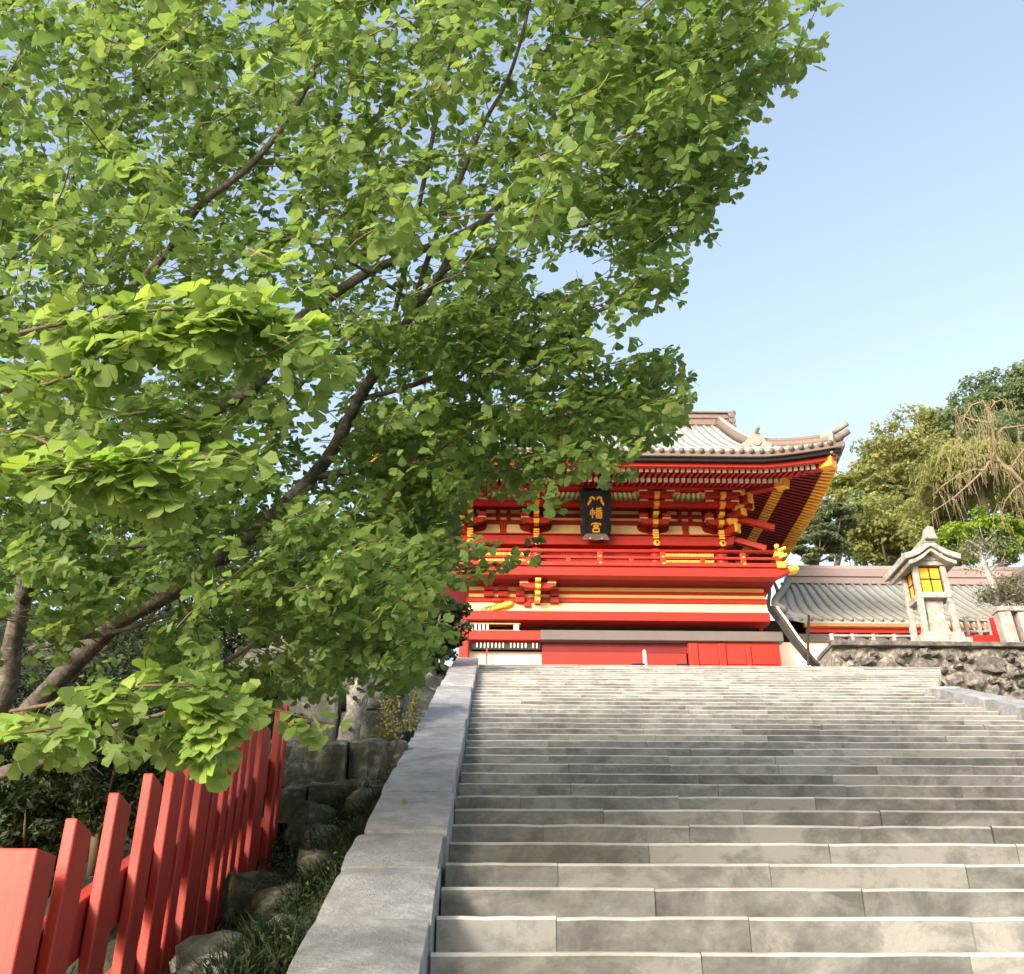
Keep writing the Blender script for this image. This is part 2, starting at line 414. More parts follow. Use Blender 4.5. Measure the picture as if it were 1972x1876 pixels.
for k in range(K0, 37):
    x = XL + 0.004; xe = right_end(k); y, z = Y0+k*T, Z0+k*RI
    first = True
    while x < xe-0.01:
        L = random.uniform(0.42, 0.85) if first and k % 2 else random.uniform(0.78, 1.12)
        first = False
        if xe-(x+L) < 0.4: L = xe-x
        if k >= -1 and k < 36 and count < 296:
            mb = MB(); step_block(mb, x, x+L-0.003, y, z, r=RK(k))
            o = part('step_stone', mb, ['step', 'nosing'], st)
            o.data.polygons.foreach_set('use_smooth', [False]*len(o.data.polygons)); count += 1
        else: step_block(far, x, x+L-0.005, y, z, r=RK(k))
        x += L
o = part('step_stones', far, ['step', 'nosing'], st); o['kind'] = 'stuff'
# landing kerb slab on top
part('landing_edge', MB().box(XL, right_end(36), YT+0.465, YT+1.6, ZT-0.12, ZT+0.004), 'step', st)

# ------------------------------------------------------------------ sloping stone kerbs (balustrades) on both sides
def kerb(name, x0, x1, joints, up, label, bottom=0.9):
    t = thing(name, ((x0+x1)/2, joints[0], stair(joints[0])), label, 'stone kerb')
    for a, b in zip(joints[:-1], joints[1:]):
        nxx, nyy = 6, max(4, int((b-a)/0.14)); mb = MB(); g = 0.013
        grid = []
        dz = random.uniform(-.007, .007); dx = random.gauss(0, 0.007)
        for j in range(nyy+1):
            y = a+g + (b-a-2*g)*j/nyy
            for i in range(nxx+1):
                x = x0 + (x1-x0)*i/nxx + dx
                z = stair(y) + up + dz + random.gauss(0, 0.0016)
                if i in (0, nxx): z -= 0.006; x += random.gauss(0, 0.002)
                if j in (0, nyy): z -= 0.018
                grid.append((x, y, z))
        w = nxx+1
        fs = [(j*w+i, j*w+i+1, (j+1)*w+i+1, (j+1)*w+i) for j in range(nyy) for i in range(nxx)]
        o0 = len(grid)
        rim = [j*w for j in range(nyy+1)] + [nyy*w+i for i in range(1, nxx+1)] + [j*w+nxx for j in range(nyy-1, -1, -1)] + [i for i in range(nxx-1, 0, -1)]
        low = [(grid[i][0], grid[i][1], grid[i][2]-0.30) for i in rim]
        n = len(rim)
        mb.add(grid+low, fs+[(rim[i], rim[(i+1) % n], o0+(i+1) % n, o0+i) for i in range(n)])
        part('coping_stone', mb, 'coping', t)
    # the wall under the coping
    a, b = joints[0]-0.1, joints[-1]
    mb = MB().prism([(a, stair(a)-bottom), (b, stair(b)-bottom), (b, stair(b)+up-0.27), (a, stair(a)+up-0.27)], x0+0.03, x1-0.025, axis='X')
    part('kerb_wall', mb, 'slab', t)
    return t
LJ = [1.6, 2.3, 2.95, 3.62, 4.31, 5.0, 5.63, 6.6, 7.48, 8.27, 8.9, 9.48, 10.2, 10.98, 11.8, 12.56, 13.4, 14.18, 15.0, 15.9, 16.8, 17.7, 18.75]
kerb('stair_kerb', XL-0.45, XL-0.01, LJ, 0.13, 'weathered grey sloping stone kerb along the left edge of the staircase')
RJ = [8.2, 9.0, 9.8, 10.6, 11.4, 12.2, 12.95, 13.6]
kr = kerb('stair_kerb', XR, XR+0.45, RJ, 0.12, 'short pale stone kerb on the right side of the stairs below the rubble wall')
# upright end stone of the right kerb
part('end_stone', MB().prism([(13.60, stair(13.6)-0.45), (14.0, stair(14.0)-0.45), (14.0, stair(13.6)+0.06), (13.9, stair(13.6)+0.14), (13.6, stair(13.6)+0.13)], XR+0.02, XR+0.43, axis='X'), 'coping', kr, bevel=0.02)

# earth to the right of the stairs, under the rubble wall
mb = MB().prism([(0.5, -1.62), (0.5, -1.6), (9, 1.3), (14, 2.4), (19.2, 3.2), (19.2, -1.62)], XR+0.5, 40, axis='X')
part('right_bank', mb, 'soil')['kind'] = 'structure'

# ------------------------------------------------------------------ rubble retaining wall, upper right
YW, ZW = 19.2, zY(1231, 19.2)
wx0, wx1 = 6.75, 16.0
rw = thing('retaining_wall', ((wx0+wx1)/2, YW, 3.2), 'rough wall of dark round stones in pale mortar at the head of the stairs', 'stone wall')
v = []; f = []; gx_, gz_ = 90, 36
for j in range(gz_+1):
    for i in range(gx_+1):
        X, Z = wx0+(wx1-wx0)*i/gx_, 3.0+(ZW-0.10-3.0)*j/gz_
        v.append((X, YW+0.10-0.05*math.sin(X*9.3+Z*3)*math.sin(Z*11+X*2)-random.uniform(0, .07), Z))
o0 = len(v); v += [(wx0, YW+.9, 3.0), (wx1, YW+.9, 3.0), (wx1, YW+.9, ZW-.1), (wx0, YW+.9, ZW-.1)]
for j in range(gz_):
    for i in range(gx_): a_ = j*(gx_+1)+i; f.append((a_, a_+1, a_+gx_+2, a_+gx_+1))
f += [(o0, o0+1, o0+2, o0+3), tuple(j*(gx_+1) for j in range(gz_+1))+(o0+3, o0)]
part('mortar_face', MB().add(v, f), 'mortar', rw)
part('wall_cap', MB().box(wx0-0.03, wx1, YW-0.08, YW+0.95, ZW-0.10, ZW), 'wallstone', rw, bevel=0.02)
def blob(nu=9, nv=6, jit=0.13, flat=0.5):
    v = []; f = []
    for j in range(1, nv):
        for i in range(nu):
            a, b = 2*math.pi*i/nu, math.pi*j/nv - math.pi/2
            r = 1+random.uniform(-jit, jit)
            p = Vector((math.cos(a)*math.cos(b), math.sin(a)*math.cos(b), math.sin(b)))
            m = max(abs(p.x), abs(p.z), abs(p.y)); p = p*(0.6+0.4/m)*r
            v.append((p.x*0.5, p.y*0.5*flat, p.z*0.5))
    o = len(v); v += [(0, 0, -0.5), (0, 0, 0.5)]
    for j in range(nv-2):
        for i in range(nu): f.append((j*nu+i, j*nu+(i+1) % nu, (j+1)*nu+(i+1) % nu, (j+1)*nu+i))
    for i in range(nu):
        f.append((o, (i+1) % nu, i)); f.append((o+1, (nv-2)*nu+i, (nv-2)*nu+(i+1) % nu))
    return MB().add(v, f)
wallvar = [blob(9, 6, 0.2, .9).mesh('wall_stone', [M['wallstone']], False) for _ in range(6)]
def stone_rows(root, name, meshes, x0, x1, y, z0, z1, hs, wr, depth, cover=0.86):
    z = z0; r = 0
    while z < z1-0.08:
        h = min(random.uniform(*hs), z1-z); x = x0 + random.uniform(-0.15, 0.0)*(r % 2)
        while x < x1:
            w = random.uniform(*wr)
            w = min(w, x1-x+0.02)
            if w > 0.15:
                o = bpy.data.objects.new(name, random.choice(meshes)); C.objects.link(o); o.parent = root
                o.location = Vector((x+w/2, y+random.gauss(0, 0.015), z+h/2+random.gauss(0, 0.02))) - wloc(root)
                o.scale = (w*cover, depth, h*cover); o.rotation_euler = (0, random.gauss(0, 0.10), random.gauss(0, 0.08))
            x += w
        z += h; r += 1
placed = []
for tries in range(6000):
    w = random.choice((random.uniform(.42, .62), random.uniform(.26, .40), random.uniform(.13, .24), random.uniform(.13, .24))); h = w*random.uniform(.6, .95)
    X, Z = random.uniform(wx0+.2, 12.2), random.uniform(4.9, ZW-.14-h/2)
    if any(((X-a)/((w+c)*.50))**2+((Z-b_)/((h+d_)*.50))**2 < 1 for a, b_, c, d_ in placed): continue
    placed.append((X, Z, w, h))
    o = bpy.data.objects.new('wall_stone', random.choice(wallvar)); C.objects.link(o); o.parent = rw
    o.location = Vector((X, YW+0.03, Z))-Vector(rw.location); o.scale = (w, random.uniform(.22, .42), h); o.rotation_euler = (random.gauss(0, .1), random.gauss(0, .45), random.gauss(0, .1))
    if len(placed) > 150: break

# ------------------------------------------------------------------ mossy bank left of the stairs
nx, ny = 70, 120
v = []; f = []
def bank(x, y):
    b = stair(min(y, 18.8))
    t = min(1, max(0, (-0.66-x)/0.85))
    z = b - 0.10 - 0.55*t
    if y > 8.3: z += min(0.55, (y-8.3)*0.5)*min(1, t*2)*0.6
    if x < -1.9: z += -0.10 + min(1.4, (-1.9-x)*0.22)
    z += (0.16*math.sin(x*3.1+y*1.7)*math.sin(y*2.3-x) + 0.08*math.sin(7*x+3)*math.cos(6.3*y) + 0.06*math.sin(13*x+5*y)*math.sin(11*y-4*x) + 0.04*math.sin(23*y+9*x))*min(1, t*3)
    return max(z, -1.55)
for j in range(ny):
    for i in range(nx):
        x = -0.65 - (i/(nx-1))**1.6*14; y = 0.6 + j*20.2/(ny-1)
        v.append((x, y, bank(x, y)))
for j in range(ny-1):
    for i in range(nx-1): f.append((j*nx+i, (j+1)*nx+i, (j+1)*nx+i+1, j*nx+i+1))
mb = MB().add(v, f); part('mossy_bank', mb, 'soil', smooth=True)['kind'] = 'structure'

# stepped stone wall above the bank
rockvar = [blob(10, 7, 0.17, 0.9).mesh('rock', [M['rock']], True) for _ in range(6)]
def boulder(x, y, z, sx, sy, sz, rz, label, name='boulder', group='boulders on the mossy bank'):
    o = bpy.data.objects.new(name, random.choice(rockvar)); C.objects.link(o)
    o.location = (x-.03, y, bank(x, y)+.20*sz); o.scale = (sx*.78, sy*.8, sz*.8); o.rotation_euler = (random.gauss(0, 0.2), random.gauss(0, 0.2), rz)
    return tag(o, label, 'boulder', group)
slabw = thing('slab_wall', (-1.7, 9.6, stair(9)), 'low wall of large dark stone slabs behind the mossy ledge left of the stairs', 'stone wall')
for x0, x1, z0, z1, dy in ((-1.38, -0.80, 1.95, 2.62, 0.05), (-2.12, -1.40, 1.9, 2.86, 0.0), (-2.95, -2.14, 1.9, 2.75, 0.06), (-1.55, -0.80, 2.64, 3.12, 0.15), (-2.45, -1.57, 2.88, 3.25, 0.18), (-3.6, -2.97, 1.9, 2.9, 0.05), (-1.35, -0.8, 3.14, 3.6, 0.5), (-2.2, -1.37, 3.27, 3.75, 0.55)):
    mb = MB(); pts = [(x0, z0), (x1, z0), (x1, z1), (x0, z1)]
    pts = [(a+random.uniform(-0.025, 0.02), b+random.uniform(-0.04, 0.02)) for a, b in pts]
    mb.prism(pts, 9.25+dy, 9.95+dy); part('wall_slab', mb, 'slab', slabw, bevel=0.035)
# ledge stones capping the bank
ledge = thing('ledge_stones', (-1.5, 8.2, 1.9), 'row of mossy grey stones forming a ledge beside the kerb', 'stone ledge')
for x0, x1, y0, z0, z1 in ((-1.10, -0.66, 8.12, 1.70, 2.06), (-1.62, -1.12, 8.05, 1.66, 2.02), (-2.2, -1.64, 8.16, 1.7, 2.08), (-2.9, -2.22, 8.1, 1.7, 2.04), (-1.36, -0.66, 7.92, 1.38, 1.69), (-1.95, -1.38, 7.90, 1.36, 1.65)):
    q = lambda s=.035: random.uniform(-s, s)
    mb = MB(); n_ = 7; top = []; bot = []
    for i in range(n_):
        x = x0+(x1-x0)*i/(n_-1)
        for rowz, yy in ((z0, y0+q()), (z1-.05, y0-.02+q()), (z1+q(.02), y0+.07+q()), (z1+q(.02), y0+.45), (z0, y0+.45)): mb.v.append((x, yy, rowz))
    for i in range(n_-1):
        for j in range(5): mb.f.append((i*5+j, (i+1)*5+j, (i+1)*5+(j+1) % 5, i*5+(j+1) % 5)); mb.m.append(0)
    mb.f += [tuple(range(5)), tuple((n_-1)*5+j for j in range(4, -1, -1))]; mb.m += [0, 0]
    part('ledge_stone', mb, 'rock', ledge)
for p, lab in (((-1.22, 7.75, 1.35, 0.55, 0.4, 0.5, 0.3), 'large lichen patched boulder under the mossy ledge'),
          ((-1.02, 6.95, 1.05, 0.42, 0.4, 0.34, 1.0), 'pale boulder halfway down the mossy bank beside the kerb'),
          ((-1.32, 6.35, 0.62, 0.5, 0.45, 0.4, 0.6), 'whitish boulder beside the lower ends of the short red pickets'),
          ((-1.05, 5.75, 0.50, 0.36, 0.4, 0.26, 2.0), 'small dark boulder on the grassy part of the bank'),
          ((-1.2, 5.1, 0.18, 0.45, 0.45, 0.36, 0.1), 'grey boulder low on the bank between red fence and kerb'),
          ((-1.12, 7.30, 0, 0.36, 0.4, 0.36, 0.2), 'grey stone in the bank directly below the ledge stones'),
          ((-0.85, 7.35, 0, 0.30, 0.3, 0.26, 1.2), 'little stone wedged between ledge and kerb'),
          ((-1.38, 6.85, 0, 0.40, 0.4, 0.40, 2.2), 'rough grey stone behind the last short picket'),
          ((-0.86, 5.75, 0, 0.28, 0.3, 0.22, 0.7), 'flat grey stone beside the kerb at the height of the second fence post'),
          ((-1.15, 4.85, 0, 0.34, 0.4, 0.28, 1.9), 'pale stone in the grass opposite the fourth picket'),
          ((-1.28, 5.55, 0.42, 0.34, 0.36, 0.3, 0.4), 'pale lichen covered stone close to the long second fence post'),
          ((-0.88, 6.35, 0.86, 0.30, 0.34, 0.24, 1.4), 'small grey stone tucked against the kerb on the grassy bank'),
          ((-0.90, 4.95, 0.24, 0.28, 0.34, 0.22, 2.4), 'flat stone half buried beside the kerb low on the bank'),
          ((-1.0, 4.45, 0.0, 0.4, 0.5, 0.3, 0.9), 'lowest boulder on the bank near the bottom of the picture')):
    boulder(*p, lab)
# dead stump leaning on the wall
sp_ = atY(668, 1425, 9.0); tp_ = atY(695, 1318, 9.15)
d_ = tp_-sp_
mb = MB().tube([sp_+Vector((0, 0, -.1)), sp_+d_*0.2, sp_+d_*0.45+Vector((.02, 0, 0)), sp_+d_*0.75, tp_, tp_+Vector((.05, .02, .12))], [0.105, 0.09, 0.085, 0.10, 0.09, 0.03], 9)
for q in range(len(mb.v)): mb.v[q] = tuple(c+random.gauss(0, 0.008) for c in mb.v[q])
sm = thing('tree_stump', sp_, 'bleached dead tree stump with knot holes leaning on the slab wall', 'tree stump')
part('dead_trunk', mb, 'stump', sm, True)
for x, y in ((683, 1345), (672, 1402)):
    c = atY(x, y, 8.93); part('knot_hole', MB().tube([c+Vector((0, -.012, 0)), c+Vector((0, .05, .01))], [0.022, 0.018], 8), 'dark', sm)
# ================================================================== RED PICKET FENCE
FX = -1.50
fn = thing('picket_fence', (FX, 3.6, stair(3.6)-0.5), 'red painted wooden picket fence climbing beside the stairs at lower left', 'fence')
def ftop(y): return stair(y) + 0.50
def picket(y, wy, tx, h, slope_top=True, name='picket', up=0.0, x=FX):
    zt = ftop(y)+up; zb = zt-h
    s = SLOPE if slope_top else 0
    mb = MB(); jx = random.gauss(0, .004); x0, x1 = x+jx-tx, x+jx
    tt = 0.05*0
    v = [(x0, y, zb), (x1, y, zb), (x1, y+wy, zb), (x0, y+wy, zb), (x0, y, zt), (x1, y, zt), (x1, y+wy, zt-s*wy*0.35), (x0, y+wy, zt-s*wy*0.35)]
    mb.add(v, [(0,3,2,1),(4,5,6,7),(0,1,5,4),(1,2,6,5),(2,3,7,6),(3,0,4,7)])
    return part(name, mb, 'fence', fn, bevel=0.006)
def fpost(y, wy, wx, h, up=0.0): return picket(y, wy, wx, h, False, 'post', up, FX+0.0)
for y, w in ((3.90, .17), (4.28, .17), (4.67, .165), (5.00, .19), (5.24, .12), (5.95, .11), (6.14, .11), (6.33, .11), (6.52, .11), (7.33, .10), (7.52, .10)):
    f_ = 1.0 if y < 5.9 else 0.96
    picket(y, w, 0.045 if y < 5.9 else 0.05, 1.22 if y < 5.9 else 1.2, True, 'picket', 0.08 + random.gauss(0, .008))
picket(5.74, .12, 0.05, 1.2, True, 'picket', 0.10)
fpost(3.62, .17, .24, 2.0, 0.04)
fpost(5.50, .20, .14, 2.2, 0.05)
fpost(6.80, .24, .13, 2.2, 0.03)
for lo, hi in ((-0.04, 0.19), (-0.50, -0.27)):
    a, b = 3.75, 7.62
    mb = MB().prism([(a, stair(a)+lo), (b, stair(b)+lo), (b, stair(b)+hi), (a, stair(a)+hi)], FX-0.115, FX-0.052, axis='X')
    part('rail', mb, 'fence', fn, bevel=0.006)

# ================================================================== SHRINE GATE (two storeys, hip-and-gable roof)
CX = 2.90
YC = 26.0                                   # front column plane
COL = [CX-3.5, CX-1.66, CX+1.66, CX+3.5]
gate = thing('shrine_gate', (CX, 28.25, ZT), 'large vermilion two-storey shrine gate with pale copper roof at the head of the stairs', 'shrine gate')
def P(name, mb, mats, smooth=False, bevel=0.0, parent=None): return part(name, mb, mats, parent or gate, smooth, bevel)
def bx(name, mats, *a, bevel=0.0, parent=None): return P(name, MB().box(*a), mats, False, bevel, parent)

# ---- lower storey
YL = 25.75
zl = lambda y: zY(y, YL)
lx0, lx1 = -0.72, 7.45
wl = bx('lower_wall', 'redwall', lx0+.05, lx1-.05, YL+.06, 30.4, zl(1198), zY(1112, YL))
bx('cream_band', 'cream', lx0+.1, lx1-.02, YL+.0, YL+.058, zl(1179.5), zl(1160.5))
bx('lintel_beam', 'red', lx0-.03, lx1, YL-.16, YL+.3, zl(1199.5)+.03, zl(1180), bevel=.012)
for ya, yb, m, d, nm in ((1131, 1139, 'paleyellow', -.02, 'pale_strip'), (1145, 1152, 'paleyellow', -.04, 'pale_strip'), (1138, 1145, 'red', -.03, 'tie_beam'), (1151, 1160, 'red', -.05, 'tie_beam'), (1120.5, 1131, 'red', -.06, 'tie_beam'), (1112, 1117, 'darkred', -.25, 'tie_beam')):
    bx(nm, m, lx0+.12, lx1+(-.05 if m == 'paleyellow' else .0), YL+d, YL+.055, zl(yb), zl(ya))
# black plate as painted shade in the opening, grey beam and panels below
bx('shade_plate', 'black', lx0+.2, lx1-.2, YL+.34, YL+.40, ZT, zl(1199))
bx('tie_beam', 'greytimber', xY(1040, 1222, YL), 7.75, YL-.10, YL+.2, zl(1233.5), zl(1215), bevel=.01)
bx('tie_beam', 'red', lx0, xY(1040, 1222, YL)-.003, YL-.09, YL+.2, zl(1234), zl(1216), bevel=.01)
bx('corner_post', 'red', lx0-.12, lx0+.14, YL-.13, YL+.15, ZT, zl(1180)-.05, bevel=.03)
bx('inner_post', 'red', xY(935.5, 1265, YL), xY(938.5, 1265, YL), YL-.02, YL+.05, ZT, zl(1249))
pl = bx('pale_partition', 'white', lx0+.16, xY(1043, 1265, YL), YL+.25, YL+.3, ZT, zl(1249))
lat = bx('lattice_board', 'dark', lx0+.16, xY(1040, 1240, YL), YL+.05, YL+.1, zl(1249), zl(1236))
for i in range(17):
    x = xY(917+i*7.2, 1241, YL)
    if i not in (8, 14): bx('lattice_bar', 'white', x, x+.035, YL+.02, YL+.048, zl(1247.5)+random.uniform(0, .02), zl(1237.5), parent=gate)
# white slatted window, upper left
w0, w1, w2 = xY(898, 1207, YL), xY(936, 1207, YL), xY(1000, 1207, YL)
bx('window_frame', 'cream', w0-.02, w2+.02, YL-.02, YL+.05, zl(1202.2), zl(1200.2))
bx('window_frame', 'cream', w0-.02, w2+.02, YL-.02, YL+.05, zl(1215.5), zl(1214))
for i in range(6):
    x = w0 + (w1-w0)*i/5; bx('window_slat', 'white', x, x+.062, YL, YL+.04, zl(1214)+.002, zl(1202.2)-.002)
bx('window_slat', 'white', w2-.16, w2-.02, YL, YL+.04, zl(1214)+.002, zl(1202.2)-.002)
for x, m in ((1267, 'white'), (1363, 'cream'), (1437, 'white'), (1487, 'white')):
    X = xY(x, 1207, YL); bx('metal_fitting', m, X-.03, X+.03+(.09 if m == 'cream' else 0), YL+.5, YL+.55, zl(1213.5), zl(1208))
# ground floor red panels
X1 = xY(1043, 1265, YL)
bx('door_panel', 'darkred', X1+.004, xY(1350, 1265, YL), YL+.12, YL+.2, zl(1253), zl(1233)-.02)  # upper panel in the darkened red, shade painted in
bx('door_panel', 'red', X1+.004, xY(1237, 1265, YL), YL+.06, YL+.2, ZT+.10, zl(1254))
bx('door_panel', 'red', xY(1243, 1265, YL), xY(1322, 1265, YL), YL+.06, YL+.2, ZT+.06, zl(1255))
X2, X3 = xY(1326, 1265, YL), xY(1503, 1265, YL)
bx('wall_panel', 'red', X2, X3, YL+.02, YL+.12, ZT, zl(1234)-.003)
for a, b, ya, yb in ((1327, 1343, 1237, 1279), (1384, 1397, 1237, 1279), (1437, 1445, 1239, 1279)):
    bx('door_post', 'red', xY(a, 1260, YL), xY(b, 1260, YL), YL-.05, YL+.017, ZT, zl(ya), bevel=.01)
for a, b, ya, yb in ((1345, 1382, 1254, 1277), (1399, 1435, 1252, 1276), (1447, 1495, 1256, 1276)):
    bx('door_panel', 'redwall', xY(a, 1260, YL), xY(b, 1260, YL), YL-.01, YL+.017, zl(yb), zl(ya))
bx('threshold', 'dark', X1-.3, X2, YL-.02, YL+.25, ZT, ZT+.07)

def bearing_block(mb, x, y, z, w=.26, h=.16, d=.26, mi=0):
    mb.add([(x-w*.32, y-d*.32, z), (x+w*.32, y-d*.32, z), (x+w*.32, y+d*.32, z), (x-w*.32, y+d*.32, z),
            (x-w/2, y-d/2, z+h*.5), (x+w/2, y-d/2, z+h*.5), (x+w/2, y+d/2, z+h*.5), (x-w/2, y+d/2, z+h*.5),
            (x-w/2, y-d/2, z+h), (x+w/2, y-d/2, z+h), (x+w/2, y+d/2, z+h), (x-w/2, y+d/2, z+h)],
           [(0,3,2,1),(8,9,10,11)]+[(a+i, a+(i+1)%4, a+4+(i+1)%4, a+4+i) for a in (0,4) for i in range(4)], mi)
def arm_x(mb, x, y, z, half, h=.17, t=.16, mi=0):
    """bracket arm parallel to the wall: boat-shaped underside"""
    mb.prism([(x-half, z+h), (x-half, z+h*.55), (x-half*.82, z+h*.15), (x-half*.5, z), (x+half*.5, z), (x+half*.82, z+h*.15), (x+half, z+h*.55), (x+half, z+h)], y-t/2, y+t/2, mi)
def nose(mb, x, y, z, h, w, d, mi=1):
    """gilt end of an arm that points at the viewer: flared block"""
    mb.add([(x-w*.40, y, z), (x+w*.40, y, z), (x+w/2, y, z+h*.72), (x-w/2, y, z+h*.72), (x-w/2, y, z+h), (x+w/2, y, z+h),
            (x-w*.40, y+d, z), (x+w*.40, y+d, z), (x+w/2, y+d, z+h*.72), (x-w/2, y+d, z+h*.72), (x-w/2, y+d, z+h), (x+w/2, y+d, z+h)],
           [(0,1,2,3),(3,2,5,4),(6,9,8,7),(9,10,11,8),(0,6,7,1),(1,7,8,2),(2,8,11,5),(4,5,11,10),(0,3,9,6),(3,4,10,9)], mi)

def bracket_set(x, base, tiers, right=True, left=True, name='bracket'):
    """stepped bracket cluster; tiers: (y of photo bottom, y top, Y plane, half arm)"""
    root = None
    for i, (yb, yt, Y, half) in enumerate(tiers):
        z0, z1 = zY(yb, Y), zY(yt, Y); h = z1-z0
        mb = MB(); nose(mb, x, Y-.02, z0+h*.20, h*.56, .155, .24)
        mb.box(x-.08, x+.08, Y+.20, YC+.3, z0+h*.15, z1-h*.1)
        P('bracket_arm', mb, ['red', 'yellow'], False, .008)
        if half:
            mb = MB(); arm_x(mb, x, Y+.14, z0+h*.30, half, h*.75, .17)
            for sx in (-1, 1): bearing_block(mb, x+sx*half*.80, Y+.14, z0+h*1.05, .24, h*.55, .24)
            P('bracket_cross_arm', mb, 'red', False, .006)
            mb = MB()
            for sx in (-1, 1): mb.box(x+sx*half*.80-.115, x+sx*half*.80+.115, Y+.02, Y+.26, z0+h*1.05-.028, z0+h*1.05-.002)
            P('block_edge', mb, 'cream')['kind'] = 'stuff'
# lower storey bracket clusters (one full, one plain pair at the left)
for x in (COL[1],):
    bracket_set(x, 0, [(1159, 1146, YL-.30, 0), (1146, 1134, YL-.45, .0), (1134, 1120, YL-.62, .46), (1120, 1110, YL-.75, .0)])
    for sx in (-1, 1):
        X = x+sx*.46
        for ya, yb in ((1151, 1138), (1163, 1153)):
            bx('side_block', 'red', X-.12, X+.12, YL-.16, YL+.05, zl(ya), zl(yb), bevel=.01)
for x in (941, 968):
    for ya, yb in ((1140, 1124), (1152, 1143)):
        X = xY(x, 1140, YL); bx('side_block', 'red', X-.13, X+.13, YL-.17, YL+.05, zl(ya), zl(yb), bevel=.01)
X = xY(1015, 1170, YL); bx('side_block', 'red', X-.09, X+.09, YL-.1, YL-.002, zl(1170), zl(1160.5), bevel=.02)
X = xY(957, 1160, YL); bx('side_block', 'red', X-.13, X+.13, YL-.14, YL-.002, zl(1161), zl(1156), bevel=.02)
# carved cloud ornament on the cream band, left
mb = MB(); X = xY(965, 1172, YL); z = zl(1174)
mb.tube([(X-.28, YL-.03, z-.02), (X-.1, YL-.05, z+.04), (X+.1, YL-.06, z+.10), (X+.26, YL-.05, z+.15), (X+.33, YL-.03, z+.19)], [.02, .07, .09, .08, .02], 8)
P('carved_ornament', mb, 'yellow', True)
mb = MB()
for q in range(5): mb.tube([(X-.55+.1*q, YL-.02, z-.05), (X-.45+.09*q, YL-.03, z+.05+.02*q), (X-.30+.06*q, YL-.02, z+.10+.015*q)], [.010, .016, .008], 5)
P('carved_leaf', mb, 'green', True)

# ---- balcony
YB = 24.95
bz = lambda y: zY(y, YB)
BX0, BX1 = CX-4.86, xY(1500, 1090, YB)
bx('balcony_floor', 'red', BX0, BX1+.05, YB+.003, 30.6, bz(1096), bz(1091))
bx('balcony_edge', 'red', BX0, BX1+.02, YB-.10, YB+.30, bz(1090.5), bz(1083), bevel=.01)
mb = MB().prism([(BX0-.3, bz(1107.5)), (BX1-.1, bz(1108.5)), (BX1+.28, bz(1096)), (BX1+.33, bz(1090.5)), (BX0-.4, bz(1090.5))], YB-.04, YB+.25)
P('balcony_fascia', mb, 'red', False, .01)
mb = MB().prism([(BX1+.26, bz(1098)), (BX1+.50, bz(1094)), (BX1+.46, bz(1087)), (BX1+.20, bz(1088.5))], YB-.1, YB+.2)
P('corner_fitting', mb, 'gold', False, .01)
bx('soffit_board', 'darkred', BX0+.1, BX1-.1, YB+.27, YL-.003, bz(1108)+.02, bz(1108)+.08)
# rails
def rail(y, r, flat=False, a=BX0, b=BX1+.05):
    z = bz(y)
    if flat: return bx('balcony_rail', 'red', a, b, YB-r, YB+r, z-r*.8, z+r*.8, bevel=.006)
    return P('balcony_rail', MB().tube([(a, YB, z), (CX, YB, z-.005), (b, YB, z+.01)], r, 10), 'red', True)
rail(1059.5, .055); rail(1072.5, .045, True)
px = [1034, 1155, 1276, 1430]
mid = [1094, 1215, 1352]
ball = [2*1146.5-1276-0, 2*1146.5-1430]
for x in px+ball:
    X = xY(x, 1075, YB)
    bx('rail_post', 'red', X-.075, X+.075, YB-.06, YB+.06, bz(1083), bz(1062), bevel=.02)
    for y in (1071.5, 1085.5):
        mb = MB().prism([(X-.05, bz(y)), (X, bz(y)+.035), (X+.05, bz(y)), (X, bz(y)-.035)], YB-.125 if y > 1080 else YB-.075, YB-.06); P('gilt_stud', mb, 'gold')
for x in mid:
    X = xY(x, 1077, YB); bx('rail_post', 'red', X-.06, X+.06, YB-.05, YB+.05, bz(1083), bz(1074), bevel=.01)
# right end post with gilt caps
X = BX1
bx('end_post', 'red', X-.09, X+.05, YB-.08, YB+.08, bz(1083), bz(1053), bevel=.012)
P('post_finial', MB().tube([(X-.02, YB, bz(1053)), (X-.02, YB, bz(1051)), (X-.0, YB, bz(1047)), (X+.0, YB, bz(1044.5)), (X+.0, YB, bz(1043))], [.06, .045, .075, .06, .02], 10), 'yellow', True)
for ya, yb, dx in ((1070, 1061, .0), (1092, 1080, .02)):
    bx('gilt_cap', 'gold', X-.11+dx, X+.13+dx, YB-.12, YB+.12, bz(ya), bz(yb), bevel=.008)
for y, dx in ((1058, .02), (1071, .03), (1085, .04)):
    P('rail_tip', MB().bar((X+.0, YB-.05, bz(y)), (X+.18+dx, YB-.14, bz(y)+.06), .075, .075), 'gold', False, .01)

# ---- upper storey
zw = lambda y, d=0.0: zY(y, YC+d)
bx('upper_wall', 'redwall', CX-3.5, CX+3.5, YC+.10, 30.5, bz(1091), zw(905))
for x in COL:
    mb = MB(); z1 = zY(1053.5, YC-.12); mb.tube([(x, YC-.05, bz(1091)), (x, YC-.05, z1-.06), (x, YC-.05, z1-.02), (x, YC-.05, z1)], [.165, .165, .14, .06], 16)
    P('column', mb, 'red', True)
    P('column', MB().tube([(x, 30.4, ZT), (x, 30.4, zw(910))], .16, 10), 'red', True)
